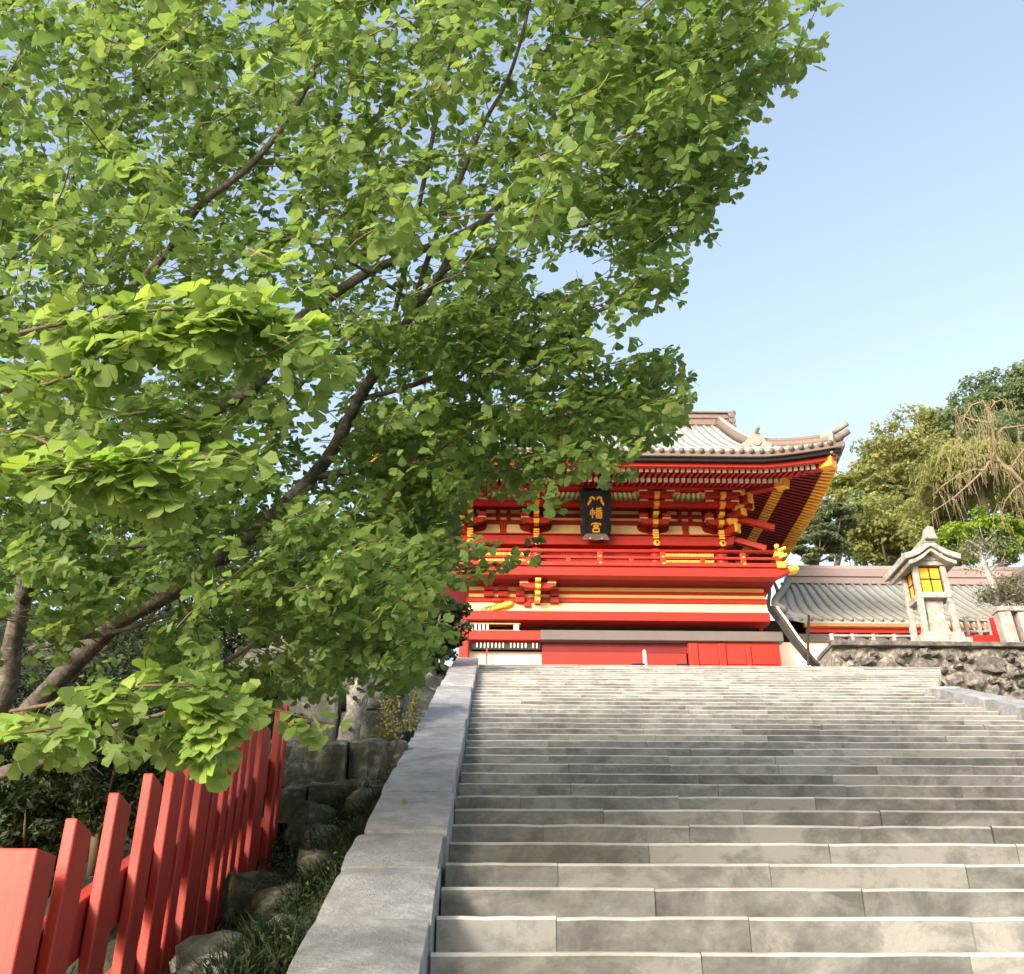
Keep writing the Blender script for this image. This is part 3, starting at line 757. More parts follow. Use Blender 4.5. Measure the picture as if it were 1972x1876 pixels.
# head beam with gilt nail covers
YH = YC-.28
zh = lambda y: zY(y, YH)
bx('head_beam', 'red', CX-3.62, CX+3.62, YH, YH+.3, zh(1047.5), zh(1030), bevel=.012)
bx('head_beam', 'red', CX-3.75, CX+3.75, YH-.06, YH+.3, zh(1029.6), zh(1027.5), bevel=.006)
for sx in (-1, 1):
    x = CX+sx*3.62
    mb = MB().prism([(x, zh(1047)), (x+sx*.20, zh(1043)), (x+sx*.27, zh(1036)), (x+sx*.22, zh(1033)), (x+sx*.30, zh(1029)), (x+sx*.18, zh(1025)), (x, zh(1025.5))], YH+.02, YH+.26)
    P('beam_nose', mb, 'red', False, .01)
for x in COL:
    c = Vector((x+.02, YH-.02, zh(1043)))
    mb = MB().add([c+Vector((.105*math.cos(k*math.pi/3), 0, .105*math.sin(k*math.pi/3))) for k in range(6)]+[c+Vector((0, -.035, 0))], [(i, (i+1) % 6, 6) for i in range(6)])
    o = P('nail_cover', mb, 'gold'); P('nail_boss', MB().tube([c+Vector((0, -.05, 0)), c+Vector((0, .0, 0))], .03, 8), 'dark', parent=o)
# cream infill panels
def panel(x0, x1, left_curve, right_curve):
    za, zb = zw(1027), zw(1009); h = zb-za
    pts = [(x0, za), (x1, za)]
    if right_curve: pts += [(x1-.04, za+h*.15), (x1-.22, za+h*.30), (x1-.30, za+h*.5), (x1-.34, zb)]
    else: pts += [(x1-.03, zb)]
    if left_curve: pts += [(x0+.34, zb), (x0+.30, za+h*.5), (x0+.22, za+h*.30), (x0+.04, za+h*.15)]
    else: pts += [(x0+.03, zb)]
    P('cream_panel', MB().prism(pts, YC+.04, YC+.098), 'cream')
for a, b in ((0, 1), (1, 2), (2, 3)):
    x0, x1 = COL[a]+.13, COL[b]-.13; m = (x0+x1)/2
    panel(x0, m-.07, True, False); panel(m+.07, x1, False, True)
    mb = MB().prism([(m-.10, zw(1028)), (m+.10, zw(1028)), (m+.06, zw(1016)), (m+.10, zw(1008)), (m-.10, zw(1008)), (m-.06, zw(1016))], YC-.02, YC+.06); P('strut', mb, 'red')
    # tie beams and pale strips between them
    bx('tie_beam', 'red', x0, x1, YC+.0, YC+.09, zw(1008.8), zw(1001))
    bx('tie_beam', 'red', x0, x1, YC+.0, YC+.09, zw(996), zw(988.5))
    bx('tie_beam', 'red', x0, x1, YC-.0, YC+.09, zw(982), zw(970))
    seg = [(x0+.25, x1-.25)] if b == 2 else [(x0+.02, x0+.12), (x0+.30, m-.20), (m-.09, m+.09), (m+.20, x1-.30), (x1-.12, x1-.02)]
    for ya, yb in ((1001.2, 995.8), (988.7, 982)):
        for p, q in seg: bx('pale_strip', 'cream', p, q, YC+.02, YC+.088, zw(ya), zw(yb))
        for xx in ((m-.15, m+.15) if b != 2 else ()): bx('side_block', 'red', xx-.055, xx+.055, YC-.06, YC+.087, zw(ya+1), zw(yb-3), bevel=.008)
# purlin carried by the brackets
YP = 24.92
zp = lambda y: zY(y, YP)
bx('eave_purlin', 'red', CX-3.85, CX+3.85, YP, YP+.26, zp(936.5), zp(922), bevel=.012)
bx('eave_purlin', 'red', CX-3.6, CX+3.6, YP+.32, YP+.52, zY(970, YP+.32), zY(962, YP+.32), bevel=.01)
for sx in (-1, 1): bx('side_purlin', 'red', CX+sx*4.55-.12, CX+sx*4.55+.12, YP+.1, 31.5, zp(936.5)+.1, zp(922)+.1)
# coved ribs, alternately cream and green
for a, b, n, e in ((0, 1, 7, .46), (1, 2, 19, .42), (2, 3, 7, .46)):
    x0, x1 = COL[a]+e, COL[b]-e
    p0, p1 = (YP+.27, zp(937)-.02), (YP+.50, zY(962, YP+.45)+.02)
    mb = MB().add([(x0-.12, p1[0]+.02, p1[1]), (x1+.12, p1[0]+.02, p1[1]), (x1, p0[0]+.02, p0[1]), (x0, p0[0]+.02, p0[1])], [(0, 1, 2, 3)])
    P('cove_board', mb, 'green')
    for i in range(n):
        x = x0 + (i+.5)*(x1-x0)/n; k = (i+.5)/n*2-1; w = (x1-x0)/n*.25
        xb = x + k*.10
        mb = MB().add([(xb-w, p1[0]-.02, p1[1]), (xb+w, p1[0]-.02, p1[1]), (x+w, p0[0]-.02, p0[1]), (x-w, p0[0]-.02, p0[1]),
                       (xb-w, p1[0]+.03, p1[1]), (xb+w, p1[0]+.03, p1[1]), (x+w, p0[0]+.03, p0[1]), (x-w, p0[0]+.03, p0[1])], [(0,1,2,3),(0,4,5,1),(1,5,6,2),(2,6,7,3),(3,7,4,0)])
        P('cove_rib', mb, 'cream')
    for sx, x in ((1, x0), (-1, x1)):
        P('cove_scroll', MB().tube([(x-sx*.10, YP+.26, zp(946)), (x+sx*.0, YP+.22, zp(941.5)), (x+sx*.12, YP+.22, zp(938.5)), (x+sx*.2, YP+.22, zp(937))], [.02, .035, .035, .02], 6), 'gold', True)
# bracket clusters of the upper storey
UT = [(1037, 1015, YC-.32, 0), (1010, 994, YC-.50, .40), (991, 979, YC-.66, 0.0), (973, 959, YC-.86, .44), (955, 940, YC-1.04, 0.48)]
for x in COL: bracket_set(x, 0, UT)
for x in COL:
    mb = MB()
    for q in range(4): mb.box(x-.08, x+.08, YC-.37, YC-.335, zY(1035-q*4.6, YC-.34), zY(1035-q*4.6-3.4, YC-.34))
    P('ribbed_fitting', mb, 'yellow', False, .006)
# corner brackets: arms that point sideways and diagonally
for sx in (-1, 1):
    x = CX+sx*3.5
    for (yb, yt, ln, Y) in ((1012, 998, .55, YC-.1), (978, 965, .95, YC-.25), (955, 942, 1.30, YC-.35)):
        z0, z1 = zY(yb, Y), zY(yt, Y)
        mb = MB().bar((x+sx*.1, Y, (z0+z1)/2), (x+sx*ln, Y, (z0+z1)/2+.03), .17, z1-z0); P('bracket_arm', mb, 'red', False, .008)
        mb = MB(); e = x+sx*ln; mb.bar((e+sx*.003, Y, (z0+z1)/2+.03), (e+sx*.06, Y, (z0+z1)/2+.035), .20, (z1-z0)*1.12); P('gilt_cap', mb, 'yellow', False, .008)
        mb = MB(); bearing_block(mb, x+sx*ln*.62, Y, z1+.01, .26, .15, .26); P('bearing_block', mb, 'red')
    for (yb, yt, ln, dz) in ((1030, 1014, .45, .0), (1002, 990, .70, .0), (983, 968, .95, .0), (960, 945, 1.2, .05)):
        Y = YC-.2; z0, z1 = zY(yb, Y), zY(yt, Y); h = (z1-z0)
        p = Vector((x+sx*.08, YC-.12, (z0+z1)/2)); q = p+Vector((sx*ln*.72, -ln*.72, .02))
        P('bracket_arm', MB().bar(p, q, .18, h), 'red', False, .008)
        P('gilt_cap', MB().bar(q+(q-p).normalized()*.003, q+(q-p).normalized()*.07, .21, h*1.1), 'yellow', False, .008)
        mb = MB(); bearing_block(mb, q.x-sx*.10, q.y+.10, z1, .30, .17, .30); P('bearing_block', mb, ['yellow'])
    # down-swept tail rafters
    for p0, p1 in (((.45, -.3, 995), (1.45, -.5, 1030)), ((.35, -.1, 1035), (1.2, -.3, 1062))):
        a = Vector((x+sx*p0[0], YC+p0[1], zY(p0[2], YC+p0[1]))); b = Vector((x+sx*p1[0], YC+p1[1], zY(p0[2], YC+p0[1])-.38))
        P('tail_rafter', MB().bar(a, b, .17, .16), 'red', False, .01)
# carved gilt plates over the central door, and yellow slatted windows
for x0, x1, kind in ((1088, 1108, 0), (1131, 1161, 1), (1189, 1206, 2)):
    a, b = xY(x0, 1055, YC), xY(x1, 1055, YC); zt_, zb_ = zw(1050.5), zw(1059); m = (a+b)/2
    poly = [(a, zt_), (b, zt_), (a+(b-a)*.35, zb_), (a, zb_)] if kind == 0 else ([(a, zt_), (b, zt_), (m+.1, zb_), (m-.1, zb_)] if kind == 1 else [(a, zt_), (b, zt_), (b, zb_), (b-(b-a)*.35, zb_)])
    P('gilt_plate', MB().prism(poly, YC+.06, YC+.098), 'gold')
    bx('door_panel', 'red', a-.1, b+.1, YC+.07, YC+.099, bz(1091), zw(1061))
for m in (1, -1):
    a, b = (xY(1278, 1075, YC), xY(1372, 1075, YC)); 
    if m < 0: a, b = 2*CX-b, 2*CX-a
    wf = bx('window_frame', 'red', a-.06, b+.06, YC+.05, YC+.099, bz(1088), zw(1064))
    n = 15
    for i in range(n):
        x = a + (b-a)*(i+.5)/n; bx('window_slat', 'yellow', x-.038, x+.038, YC-.16, YC-.13, zw(1092), zw(1066))

# ---- roof
EY0, EY1, EX0, EX1 = 23.05, 33.45, CX-6.35, CX+6.35
ZE, ZR = 13.33, 17.15
RYm = (EY0+EY1)/2
def prof_z(d): 
    s = min(1.0, max(0.0, d/(RYm-EY0-0.25))); return (ZR-ZE)*(0.80*s+0.20*s*s)
def upturn(x, y):
    a = max(0, (abs(x-CX)-3.6)/2.75); b = max(0, (abs(y-RYm)-2.6)/2.6)
    edge = min(min(y-EY0, EY1-y), min(x-EX0, EX1-x))
    return 0.20*a*a*max(0.0, 1-max(0, min(y-EY0, EY1-y))/3.0) + 0.17*b*b*max(0.0, 1-max(0, min(x-EX0, EX1-x))/2.0)
GX = 4.62                                     # gable plane
def roof_z(x, y):
    d1 = min(y-EY0, EY1-y); d2 = min(x-EX0, EX1-x)
    d = d1 if abs(x-CX) <= GX else min(d1, d2*1.0)
    return ZE + prof_z(d) + upturn(x, y)
roof = None
xs = [EX0, EX0+.3, EX0+.7, EX0+1.2, CX-GX-.02] + [CX-GX+i*(2*GX)/24 for i in range(25)] + [CX+GX+.02, EX1-1.2, EX1-.7, EX1-.3, EX1]
ys = [EY0+(EY1-EY0)*i/40 for i in range(41)]
v = [(x, y, roof_z(x, y)) for y in ys for x in xs]; nx = len(xs)
f = [(j*nx+i, j*nx+i+1, (j+1)*nx+i+1, (j+1)*nx+i) for j in range(len(ys)-1) for i in range(nx-1)]
o0 = len(v); v += [(x, y, roof_z(x, y)-.10) for y in ys for x in xs]
f += [(o0+j*nx+i, o0+(j+1)*nx+i, o0+(j+1)*nx+i+1, o0+j*nx+i+1) for j in range(len(ys)-1) for i in range(nx-1)]
L = len(ys)-1
for i in range(nx-1): f += [(i, o0+i, o0+i+1, i+1), (L*nx+i, L*nx+i+1, o0+L*nx+i+1, o0+L*nx+i)]
for j in range(L): f += [(j*nx, (j+1)*nx, o0+(j+1)*nx, o0+j*nx), (j*nx+nx-1, o0+j*nx+nx-1, o0+(j+1)*nx+nx-1, (j+1)*nx+nx-1)]
roof = P('roof', MB().add(v, f), 'copper')
# battens (tile ribs) running down the front, back and hip slopes, each with a round end cap
def rib(x, y0, y1, n, side=None):
    pts = []
    for i in range(n+1):
        t = i/n; y = y0+(y1-y0)*t
        if side is None: pts.append((x, y, roof_z(x, min(max(y, EY0+1e-3), EY1-1e-3))+.05))
        else: pts.append((y, x, roof_z(min(max(y, EX0+1e-3), EX1-1e-3), x)+.035))
    mb = MB().tube(pts, .062, 7)
    e = Vector(pts[0]); d = (Vector(pts[0])-Vector(pts[1])).normalized()
    mb.tube([e, e+d*.05], .075, 10, 1)
    P('roof_rib', mb, ['copper', 'brown'], True, 0, roof)
i = 0; x = EX0+.25
while x < EX1-.2:
    d = min(x-EX0, EX1-x)
    run = (RYm-EY0-.35) if abs(x-CX) < GX-.12 else d-.05
    if run > .15: rib(x, EY0-.03, EY0+run, 9 if run > 2 else 3)
    x += .262
y = EY0+.5
while y < EY1-.4:
    run = min(1.65, y-EY0-.05, EY1-y-.05)
    if run > .2: rib(y, EX1+.03, EX1-run, 3, 'x')
    y += .262
# eaves: tile edge, black board, red fascia
def edge_strip(name, mat, inset, zoff, h, t):
    mb = MB(); n = 30
    pts = [(EX0+inset+(EX1-EX0-2*inset)*i/n, EY0+inset) for i in range(n+1)]
    pts += [(EX1-inset, EY0+inset+(EY1-EY0-2*inset)*i/n) for i in range(1, n+1)]
    pts += [(EX1-inset-(EX1-EX0-2*inset)*i/n, EY1-inset) for i in range(1, n+1)]
    pts += [(EX0+inset, EY1-inset-(EY1-EY0-2*inset)*i/n) for i in range(1, n)]
    m = len(pts); vs = []
    for (x, y) in pts:
        zz = ZE+upturn(min(max(x, EX0), EX1), min(max(y, EY0), EY1)) + zoff
        # inward offset
        ix = -1 if x > CX+6 - inset else (1 if x < CX-6+inset else 0); iy = 1 if y < EY0+inset+.01 else (-1 if y > EY1-inset-.01 else 0)
        vs += [(x, y, zz), (x, y, zz-h), (x+ix*t, y+iy*t, zz-h), (x+ix*t, y+iy*t, zz)]
    fs = []
    for i in range(m):
        a, b = i*4, ((i+1) % m)*4
        for k in range(4): fs.append((a+k, b+k, b+(k+1) % 4, a+(k+1) % 4))
    return P(name, MB().add(vs, fs), mat, False, 0, roof)
edge_strip('tile_edge', 'brown', -.015, .025, .13, .12)
edge_strip('eave_board', 'black', .07, -.105, .10, .25)
edge_strip('eave_fascia', 'red', .20, -.205, .10, .14)
# soffit boards (red) above the rafters
mb = MB(); n = 24
for (ya, yb) in ((EY0+.22, YC+.1), (30.4, EY1-.22)):
    rows = []
    for j in range(2):
        y = ya if j == 0 else yb
        for i in range(n+1):
            x = EX0+.22+(EX1-EX0-.44)*i/n
            if (j == 1) == (ya < 25): x = CX+(x-CX)*(3.5/6.13)
            inner = (j == 1) == (ya < 25)
            z = ZE-.22+upturn(min(max(x, EX0), EX1), min(max(y, EY0), EY1)) if not inner else ZE+.62
            rows.append((x, y, z))
    o0 = len(mb.v); mb.v += rows
    for i in range(n): mb.f.append((o0+i, o0+i+1, o0+n+2+i, o0+n+1+i)); mb.m.append(0)
for sx in (-1, 1):
    rows = []
    for j in range(n+1):
        y = EY0+.22+(EY1-EY0-.44)*j/n; yi = RYm+(y-RYm)*(2.2/4.98)
        x = CX+sx*6.13; rows += [(x, y, ZE-.22+upturn(x, y)), (CX+sx*3.5, yi if 0 else YC+.1+(30.4-YC-.1)*j/n, ZE+.62)]
    o0 = len(mb.v); mb.v += rows
    for j in range(n): mb.f.append((o0+2*j, o0+2*j+1, o0+2*j+3, o0+2*j+2)); mb.m.append(0)
P('soffit', mb, 'redwall', False, 0, roof)
# rafters: lower row and flying row, front and right side; the ends are painted / gilt
def soff(x, y):
    """underside height at (x, y): linear from eave to wall"""
    dx = max(0, abs(x-CX)-3.5)/2.63; dy = max(0, (YC+.1)-y, y-30.4)/((YC+.1)-(EY0+.22)); d = min(1, max(dx, dy))
    xx = min(max(x, EX0), EX1); yy = min(max(y, EY0), EY1)
    return (ZE+.62)*(1-d)+(ZE-.22)*d + upturn(xx, yy)*d*d
sp_r = .158
i = 0; x = CX-5.95
while x < CX+6.0:
    for (ya, yb, off, nm) in ((EY0+.42, EY0+1.75, .125, 'flying_rafter'), (EY0+1.22, YC, .235, 'rafter')):
        lim = YC+.1-(abs(x-CX)-3.5)*((YC-EY0)/2.63) if abs(x-CX) > 3.5 else 99
        if nm == 'rafter' and abs(x-CX) > 5.05: continue
        y2 = min(yb, lim)
        if y2-ya < .15: continue
        p = Vector((x, ya, soff(x, ya)-off)); q = Vector((x, y2, soff(x, y2)-off))
        mb = MB(); e = p+(q-p).normalized()*.05
        mb.bar(q, e, .068, .085); mb.bar(e, p, .098, .112, 1)
        P(nm, mb, ['red', 'white'], False, 0, roof)
    x += sp_r
y = EY0+.55
while y < 32.9:
    for (a, b, off, nm) in ((6.35-.09, 4.7, .125, 'flying_rafter'), (5.15, 3.5, .235, 'rafter')):
        dd = max(0, (YC+.1)-y, y-30.4)
        lim = 3.5+dd/((YC+.1)-(EY0+.22))*2.63
        b2 = max(b, lim)
        if nm == 'rafter' and (y < EY0+1.3 or y > EY1-1.3): continue
        if a-b2 < .15: continue
        p = Vector((CX+a, y, soff(CX+a, y)-off)); q = Vector((CX+b2, y, soff(CX+b2, y)-off))
        mb = MB(); e = p+(q-p).normalized()*min(.35 if nm[0] == 'f' else .27, (q-p).length*.8)
        mb.bar(q, e, .07, .085); mb.bar(e, p, .084, .097, 1)
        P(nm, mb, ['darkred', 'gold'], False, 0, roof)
    y += sp_r
# rafters of the left eave, joined
mb = MB(); y = EY0+.55
while y < 32.9:
    for (a, b, off) in ((6.35-.42, 4.7, .045), (5.15, 3.5, .165)):
        dd = max(0, (YC+.1)-y, y-30.4); b2 = max(b, 3.5+dd/((YC+.1)-(EY0+.22))*2.63)
        if a-b2 > .15: mb.bar((CX-b2, y, soff(CX-b2, y)-off), (CX-a, y, soff(CX-a, y)-off), .07, .085)
    y += sp_r
P('left_rafters', mb, 'red', False, 0, roof)['kind'] = 'stuff'
# carrying battens under the rafter tips
bx('rafter_batten', 'red', CX-5.1, CX+5.1, EY0+1.28, EY0+1.42, soff(CX, EY0+1.3)-.18, soff(CX, EY0+1.3)-.125)
# hip rafters with gilt ends
for sx in (-1, 1):
    z1 = soff(CX+sx*5.9, EY0+.45)
    a = Vector((CX+sx*3.5, YC, ZE+.35)); b = Vector((CX+sx*5.92, EY0+.42, z1-.09))
    P('hip_rafter', MB().bar(a, b, .26, .24), 'red', False, .01, roof)
    d = (b-a).normalized()
    P('gilt_cap', MB().bar(b-d*.12, b+d*.24, .31, .29), 'gold', False, .012, roof)
    P('cap_roof', MB().bar(b-d*.2+Vector((0, 0, .19)), b+d*.34+Vector((0, 0, .20)), .42, .05), 'ornament', False, .01, roof)
    b2 = a+(b-a)*.60-Vector((0, 0, .23)); a2 = a-Vector((0, 0, .12))
    P('hip_rafter', MB().bar(a2, b2, .24, .22), 'red', False, .01, roof)
    d = (b2-a2).normalized(); P('gilt_cap', MB().bar(b2-d*.1, b2+d*.22, .29, .27), 'gold', False, .012, roof)
# ridge
rz = ZR-.12
mb = MB(); rh = 4.70
for (h0, h1, w) in ((0, .16, .34), (.16, .20, .42), (.20, .42, .28), (.42, .45, .36), (.45, .62, .26), (.62, .68, .40)):
    mb.box(CX-rh, CX+rh, RYm-w/2-.12, RYm+w/2+.12, rz+h0, rz+h1)
P('ridge', mb, 'brown', False, .012, roof)
P('ridge_roll', MB().tube([(CX-rh-.05, RYm, rz+.70), (CX, RYm, rz+.68), (CX+rh+.05, RYm, rz+.70)], .10, 10), 'brown', True, 0, roof)
for sx in (-1, 1):
    x = CX+sx*rh
    mb = MB().box(x, x+sx*.16, RYm-.34, RYm+.34, rz-.05, rz+.66)
    for k in range(3): mb.tube([(x+sx*.1, RYm-.42, rz+.08+.2*k), (x+sx*.1, RYm+.42, rz+.08+.2*k)], .10, 10)
    P('ridge_end', mb, 'brown', False, .02, roof)
    P('ridge_horn', MB().tube([(x-sx*.3, RYm, rz+.74), (x, RYm, rz+.76), (x+sx*.30, RYm, rz+.84)], [.07, .09, .085], 10), 'ornament', True, 0, roof)
    # gable wall and descending ridges
    gx = CX+sx*(GX+.0)
    mb = MB().prism([(EY0+1.8, ZE+1.6), (RYm, ZR-.2), (EY1-1.8, ZE+1.6)], gx-sx*.25, gx-sx*.18, axis='X'); P('gable_board', mb, 'redwall', False, 0, roof)
    for sy in (-1, 1):
        pts = []
        for i in range(10):
            y = RYm+sy*(.25+i*.385); pts.append((CX+sx*(GX-.20), y, roof_z(CX+sx*(GX-.20), y)+.17))
        P('descending_ridge', MB().tube(pts, [.17]*10, 8), 'brown', True, 0, roof)
        P('descending_roll', MB().tube([(a+sx*.0, b, c+.17) for a, b, c in pts], [.07]*10, 8), 'copper', True, 0, roof)
        ex, ey, ez = pts[-1]; ey += sy*.12
        # demon-face end tile
        mb = MB().prism([(ex-.42, ez-.30), (ex+.42, ez-.30), (ex+.44, ez-.12), (ex+.30, ez-.02), (ex+.20, ez+.12), (ex+.12, ez+.26), (ex-.12, ez+.26), (ex-.20, ez+.12), (ex-.30, ez-.02), (ex-.44, ez-.12)], ey-.06, ey+.06)
        for q in (-.30, .30): mb.tube([(ex+q, ey+sy*.02, ez-.17), (ex+q, ey+sy*.10, ez-.17)], .12, 10)
        mb.tube([(ex, ey-.1*sy, ez+.22), (ex+.06, ey+sy*.25, ez+.34)], .06, 8)
        mb.tube([(ex, ey, ez-.05), (ex, ey+sy*.10, ez-.05)], .13, 10)
        P('end_tile', mb, 'ornament', False, .015, roof)
        # corner (hip) ridge
        pts = []
        for i in range(9):
            t = i/8; x = CX+sx*(GX+.02+(6.30-GX)*t); y = (EY0+1.72 if sy < 0 else EY1-1.72)+sy*1.70*t
            pts.append((x, y, roof_z(min(max(x, EX0+.001), EX1-.001), min(max(y, EY0+.001), EY1-.001))+.12+.05*t*t))
        P('hip_ridge', MB().tube(pts, [.12]*8+[.11], 8), 'brown', True, 0, roof)
        P('hip_roll', MB().tube([(a, b, c+.15) for a, b, c in pts[:-1]], .065, 8), 'brown', True, 0, roof)
        e = Vector(pts[-2]); d = (Vector(pts[-1])-Vector(pts[-2])).normalized()
        mb = MB().bar(e+Vector((0, 0, -.1)), e+d*.14+Vector((0, 0, -.1)), .42, .36); mb.tube([e-d*.25+Vector((0, 0, .1)), e+d*.12+Vector((0, 0, .12))], .15, 10)
        P('end_tile', mb, 'ornament', False, .03, roof)
        P('ridge_horn', MB().tube([e+Vector((0, 0, .16)), e+d*.3+Vector((0, 0, .26)), e+d*.52+Vector((0, 0, .36))], [.06, .07, .075], 8), 'ornament', True, 0, roof)
        c = Vector(pts[-1]); P('corner_tile', MB().tube([c-d*.35+Vector((0, 0, .02)), c+Vector((0, 0, .03)), c+d*.22+Vector((0, 0, .12))], [.08, .09, .08], 8), 'brown', True, 0, roof)

# ---- hanging name plaque with gilt characters
pc = atY(1146.5, 990, YC-1.0)
pT, pB = atY(1146.5, 941, YC-1.16), atY(1146.5, 1040, YC-.50)
pu = (pT-pB).normalized(); pr_ = Vector((1, 0, 0)); pn = pr_.cross(pu).normalized()   # towards the viewer: -Y
if pn.y > 0: pn = -pn
pw, ph = .78, (pT-pB).length
pq = thing('name_plaque', pc, 'tall black lacquered plaque with three gilt characters hanging under the gate eaves', 'plaque')
def pl3(u, v, d=0.0): return pB + pr_*((u-.5)*pw) + pu*(v*ph) + pn*d
def flat(name, poly, d0, d1, mats, parent=pq, bevel=0.0):
    n = len(poly); mb = MB().add([pl3(u, v, d0) for u, v in poly]+[pl3(u, v, d1) for u, v in poly], [tuple(range(n)), tuple(range(2*n-1, n-1, -1))]+[(i, (i+1) % n, (i+1) % n+n, i+n) for i in range(n)])
    return part(name, mb, mats, parent, False, bevel)
flat('board', [(.08, .10), (.92, .10), (.92, .97), (.08, .97)], 0, .04, 'black')
wave = lambda t: .06*abs(math.sin(t*math.pi*3))
out = [(0-wave(t/12)*.9, .10+.9*t/12) for t in range(13)] + [(.02+t/12*.96, 1+wave(t/12)*.35) for t in range(1, 12)] + [(1+wave(t/12)*.9, 1-.9*t/12) for t in range(13)]
inn = [(min(max(u, .12), .88), min(max(w, .12), .95)) for u, w in out]
n = len(out)
mb = MB().add([pl3(u, w, .05) for u, w in out]+[pl3(u, w, .10) for u, w in inn]+[pl3(u, w, -.02) for u, w in out],
              [(i, i+1, n+i+1, n+i) for i in range(n-1)]+[(2*n+i, 2*n+i+1, i+1, i) for i in range(n-1)])
part('frame', mb, 'black', pq)
flat('bottom_board', [(.14, .125), (.86, .125), (1.0, .012), (.88, .0), (.70, .012), (.5, -.006), (.30, .012), (.12, .0), (0, .012)], .05, .09, 'greytimber', bevel=.004)
for u in (.30, .70):
    c = pl3(u, .035, .10); part('gilt_stud', MB().tube([c, c+pn*.03], .028, 8), 'gold', pq)
def stroke(mb, pts, w):
    """flat tapered brush stroke in plaque coordinates, standing proud of the board"""
    p = [pl3(*q, .055) for q in pts]; n = len(p); o = len(mb.v)
    if not hasattr(w, '__len__'): w = [w*.8]+[w]*(n-2)+[w*.8]
    for i in range(n):
        d = (p[min(i+1, n-1)]-p[max(i-1, 0)]).normalized(); s = d.cross(pn)*w[i]
        mb.v += [tuple(p[i]-s-pn*.02), tuple(p[i]+s-pn*.02), tuple(p[i]+s*.75+pn*.012), tuple(p[i]-s*.75+pn*.012)]
    for i in range(n-1):
        for a, b in ((1, 2), (2, 3), (3, 0)): mb.f.append((o+i*4+a, o+i*4+b, o+i*4+4+b, o+i*4+4+a)); mb.m.append(0)
    for e in (o, o+(n-1)*4): mb.f.append((e, e+1, e+2, e+3)); mb.m.append(0)
def glyph(strokes, u0, v0, du, dv, w):
    mb = MB()
    for s in strokes:
        ww = w
        if isinstance(s, tuple): s, ww = s
        stroke(mb, [(u0+a*du, v0+b*dv) for a, b in s], ww)
    part('character', mb, 'gold', pq)
# first character: a pair of facing doves
dove = lambda m: ([(.5+m*.06, .60), (.5+m*.10, .80), (.5+m*.20, .92), (.5+m*.34, .84), (.5+m*.30, .62), (.5+m*.36, .42), (.5+m*.44, .22), (.5+m*.46, .02)], [.012, .035, .042, .030, .030, .040, .032, .008])
glyph([dove(-1), dove(1), ([(.47, .66), (.40, .68)], .012), ([(.53, .66), (.60, .68)], .012)], .20, .665, .60, .185, .04)
glyph([[(.06, .30), (.06, .72)], [(.06, .72), (.36, .72)], [(.36, .72), (.36, .38), (.30, .34)], [(.21, .98), (.21, .0)],
       [(.92, .98), (.72, .93), (.50, .91)], [(.55, .86), (.60, .78)], [(.90, .87), (.82, .78)], [(.44, .72), (1.0, .72)], [(.72, .92), (.72, .48)], [(.70, .70), (.58, .57), (.44, .50)], [(.74, .70), (.86, .57), (1.0, .50)],
       [(.52, .42), (.52, .02)], [(.52, .42), (.94, .42)], [(.94, .42), (.94, .02)], [(.52, .22), (.94, .22)], [(.73, .42), (.73, .03)], [(.52, .03), (.94, .03)]], .29, .425, .44, .205, .021)
glyph([[(.5, 1.0), (.5, .90)], [(.10, .70), (.12, .88)], [(.12, .87), (.92, .87)], [(.92, .87), (.86, .70)],
       [(.32, .70), (.32, .50)], [(.32, .70), (.68, .70)], [(.68, .70), (.68, .50)], [(.32, .51), (.68, .51)], [(.50, .50), (.42, .38)],
       [(.24, .36), (.24, .0)], [(.24, .36), (.76, .36)], [(.76, .36), (.76, .0)], [(.24, .02), (.76, .02)]], .31, .155, .40, .19, .024)
# ================================================================== CORRIDOR BUILDING (right of the gate)
CE, CRG = 27.0, 30.4
ze0, zr0 = zY(1191, CE), zY(1119, CRG)
cor = thing('corridor_building', (12.5, 29, ZT), 'long low shrine corridor with pale ribbed copper roof behind the stone lantern', 'corridor')
def croof(y):
    s = (y-CE)/(CRG-CE); return ze0 + (zr0-ze0)*(0.80*s+0.20*s*s)
def cleft(y):
    s = (y-CE)/(CRG-CE); return 8.22 + 1.3*s - 0.55*math.sin(math.pi*s)*(1-s)
cx1 = 19.5
mb = MB(); n = 12; v = []
for j in range(n+1):
    y = CE+(CRG-CE)*j/n; dip = 0.18*(1-j/n)
    v += [(cleft(y), y, croof(y)+dip), (cleft(y)+.8, y, croof(y)), (cx1, y, croof(y)), (cx1, y, croof(y)-.12), (cleft(y)+.8, y, croof(y)-.12), (cleft(y), y, croof(y)+dip-.12)]
f = []
for j in range(n):
    for k in range(6): f.append((j*6+k, j*6+(k+1) % 6, (j+1)*6+(k+1) % 6, (j+1)*6+k))
f += [tuple(range(6)), tuple(n*6+k for k in range(5, -1, -1))]
crf = part('roof', mb.add(v, f), 'copper', cor)
part('rear_roof', MB().add([(9.6, CRG, zr0), (cx1, CRG, zr0), (cx1, 33.6, zr0-2.4), (9.6, 33.6, zr0-2.4)], [(0, 1, 2, 3)]), 'copper', cor)
x = 8.45
while x < cx1:
    pts = []
    for j in range(9):
        y = CE-.04+(CRG-CE-.05)*j/8; s = j/8
        off = -(1-min(1, (x-8.45)/2.4))*0.42*math.sin(math.pi*(1-s))*(1-s)*1.6
        pts.append((x+off+.42*s*(1-min(1, (x-8.45)/2.4)), y, croof(max(y, CE))+.03))
    part('roof_rib', MB().tube(pts, .055, 6), 'ornament', crf, True)
    x += .285
part('eave_board', MB().box(8.8, 14.2, CE-.05, CE+.10, ze0-.17, ze0-.08), 'eaveboard', crf)
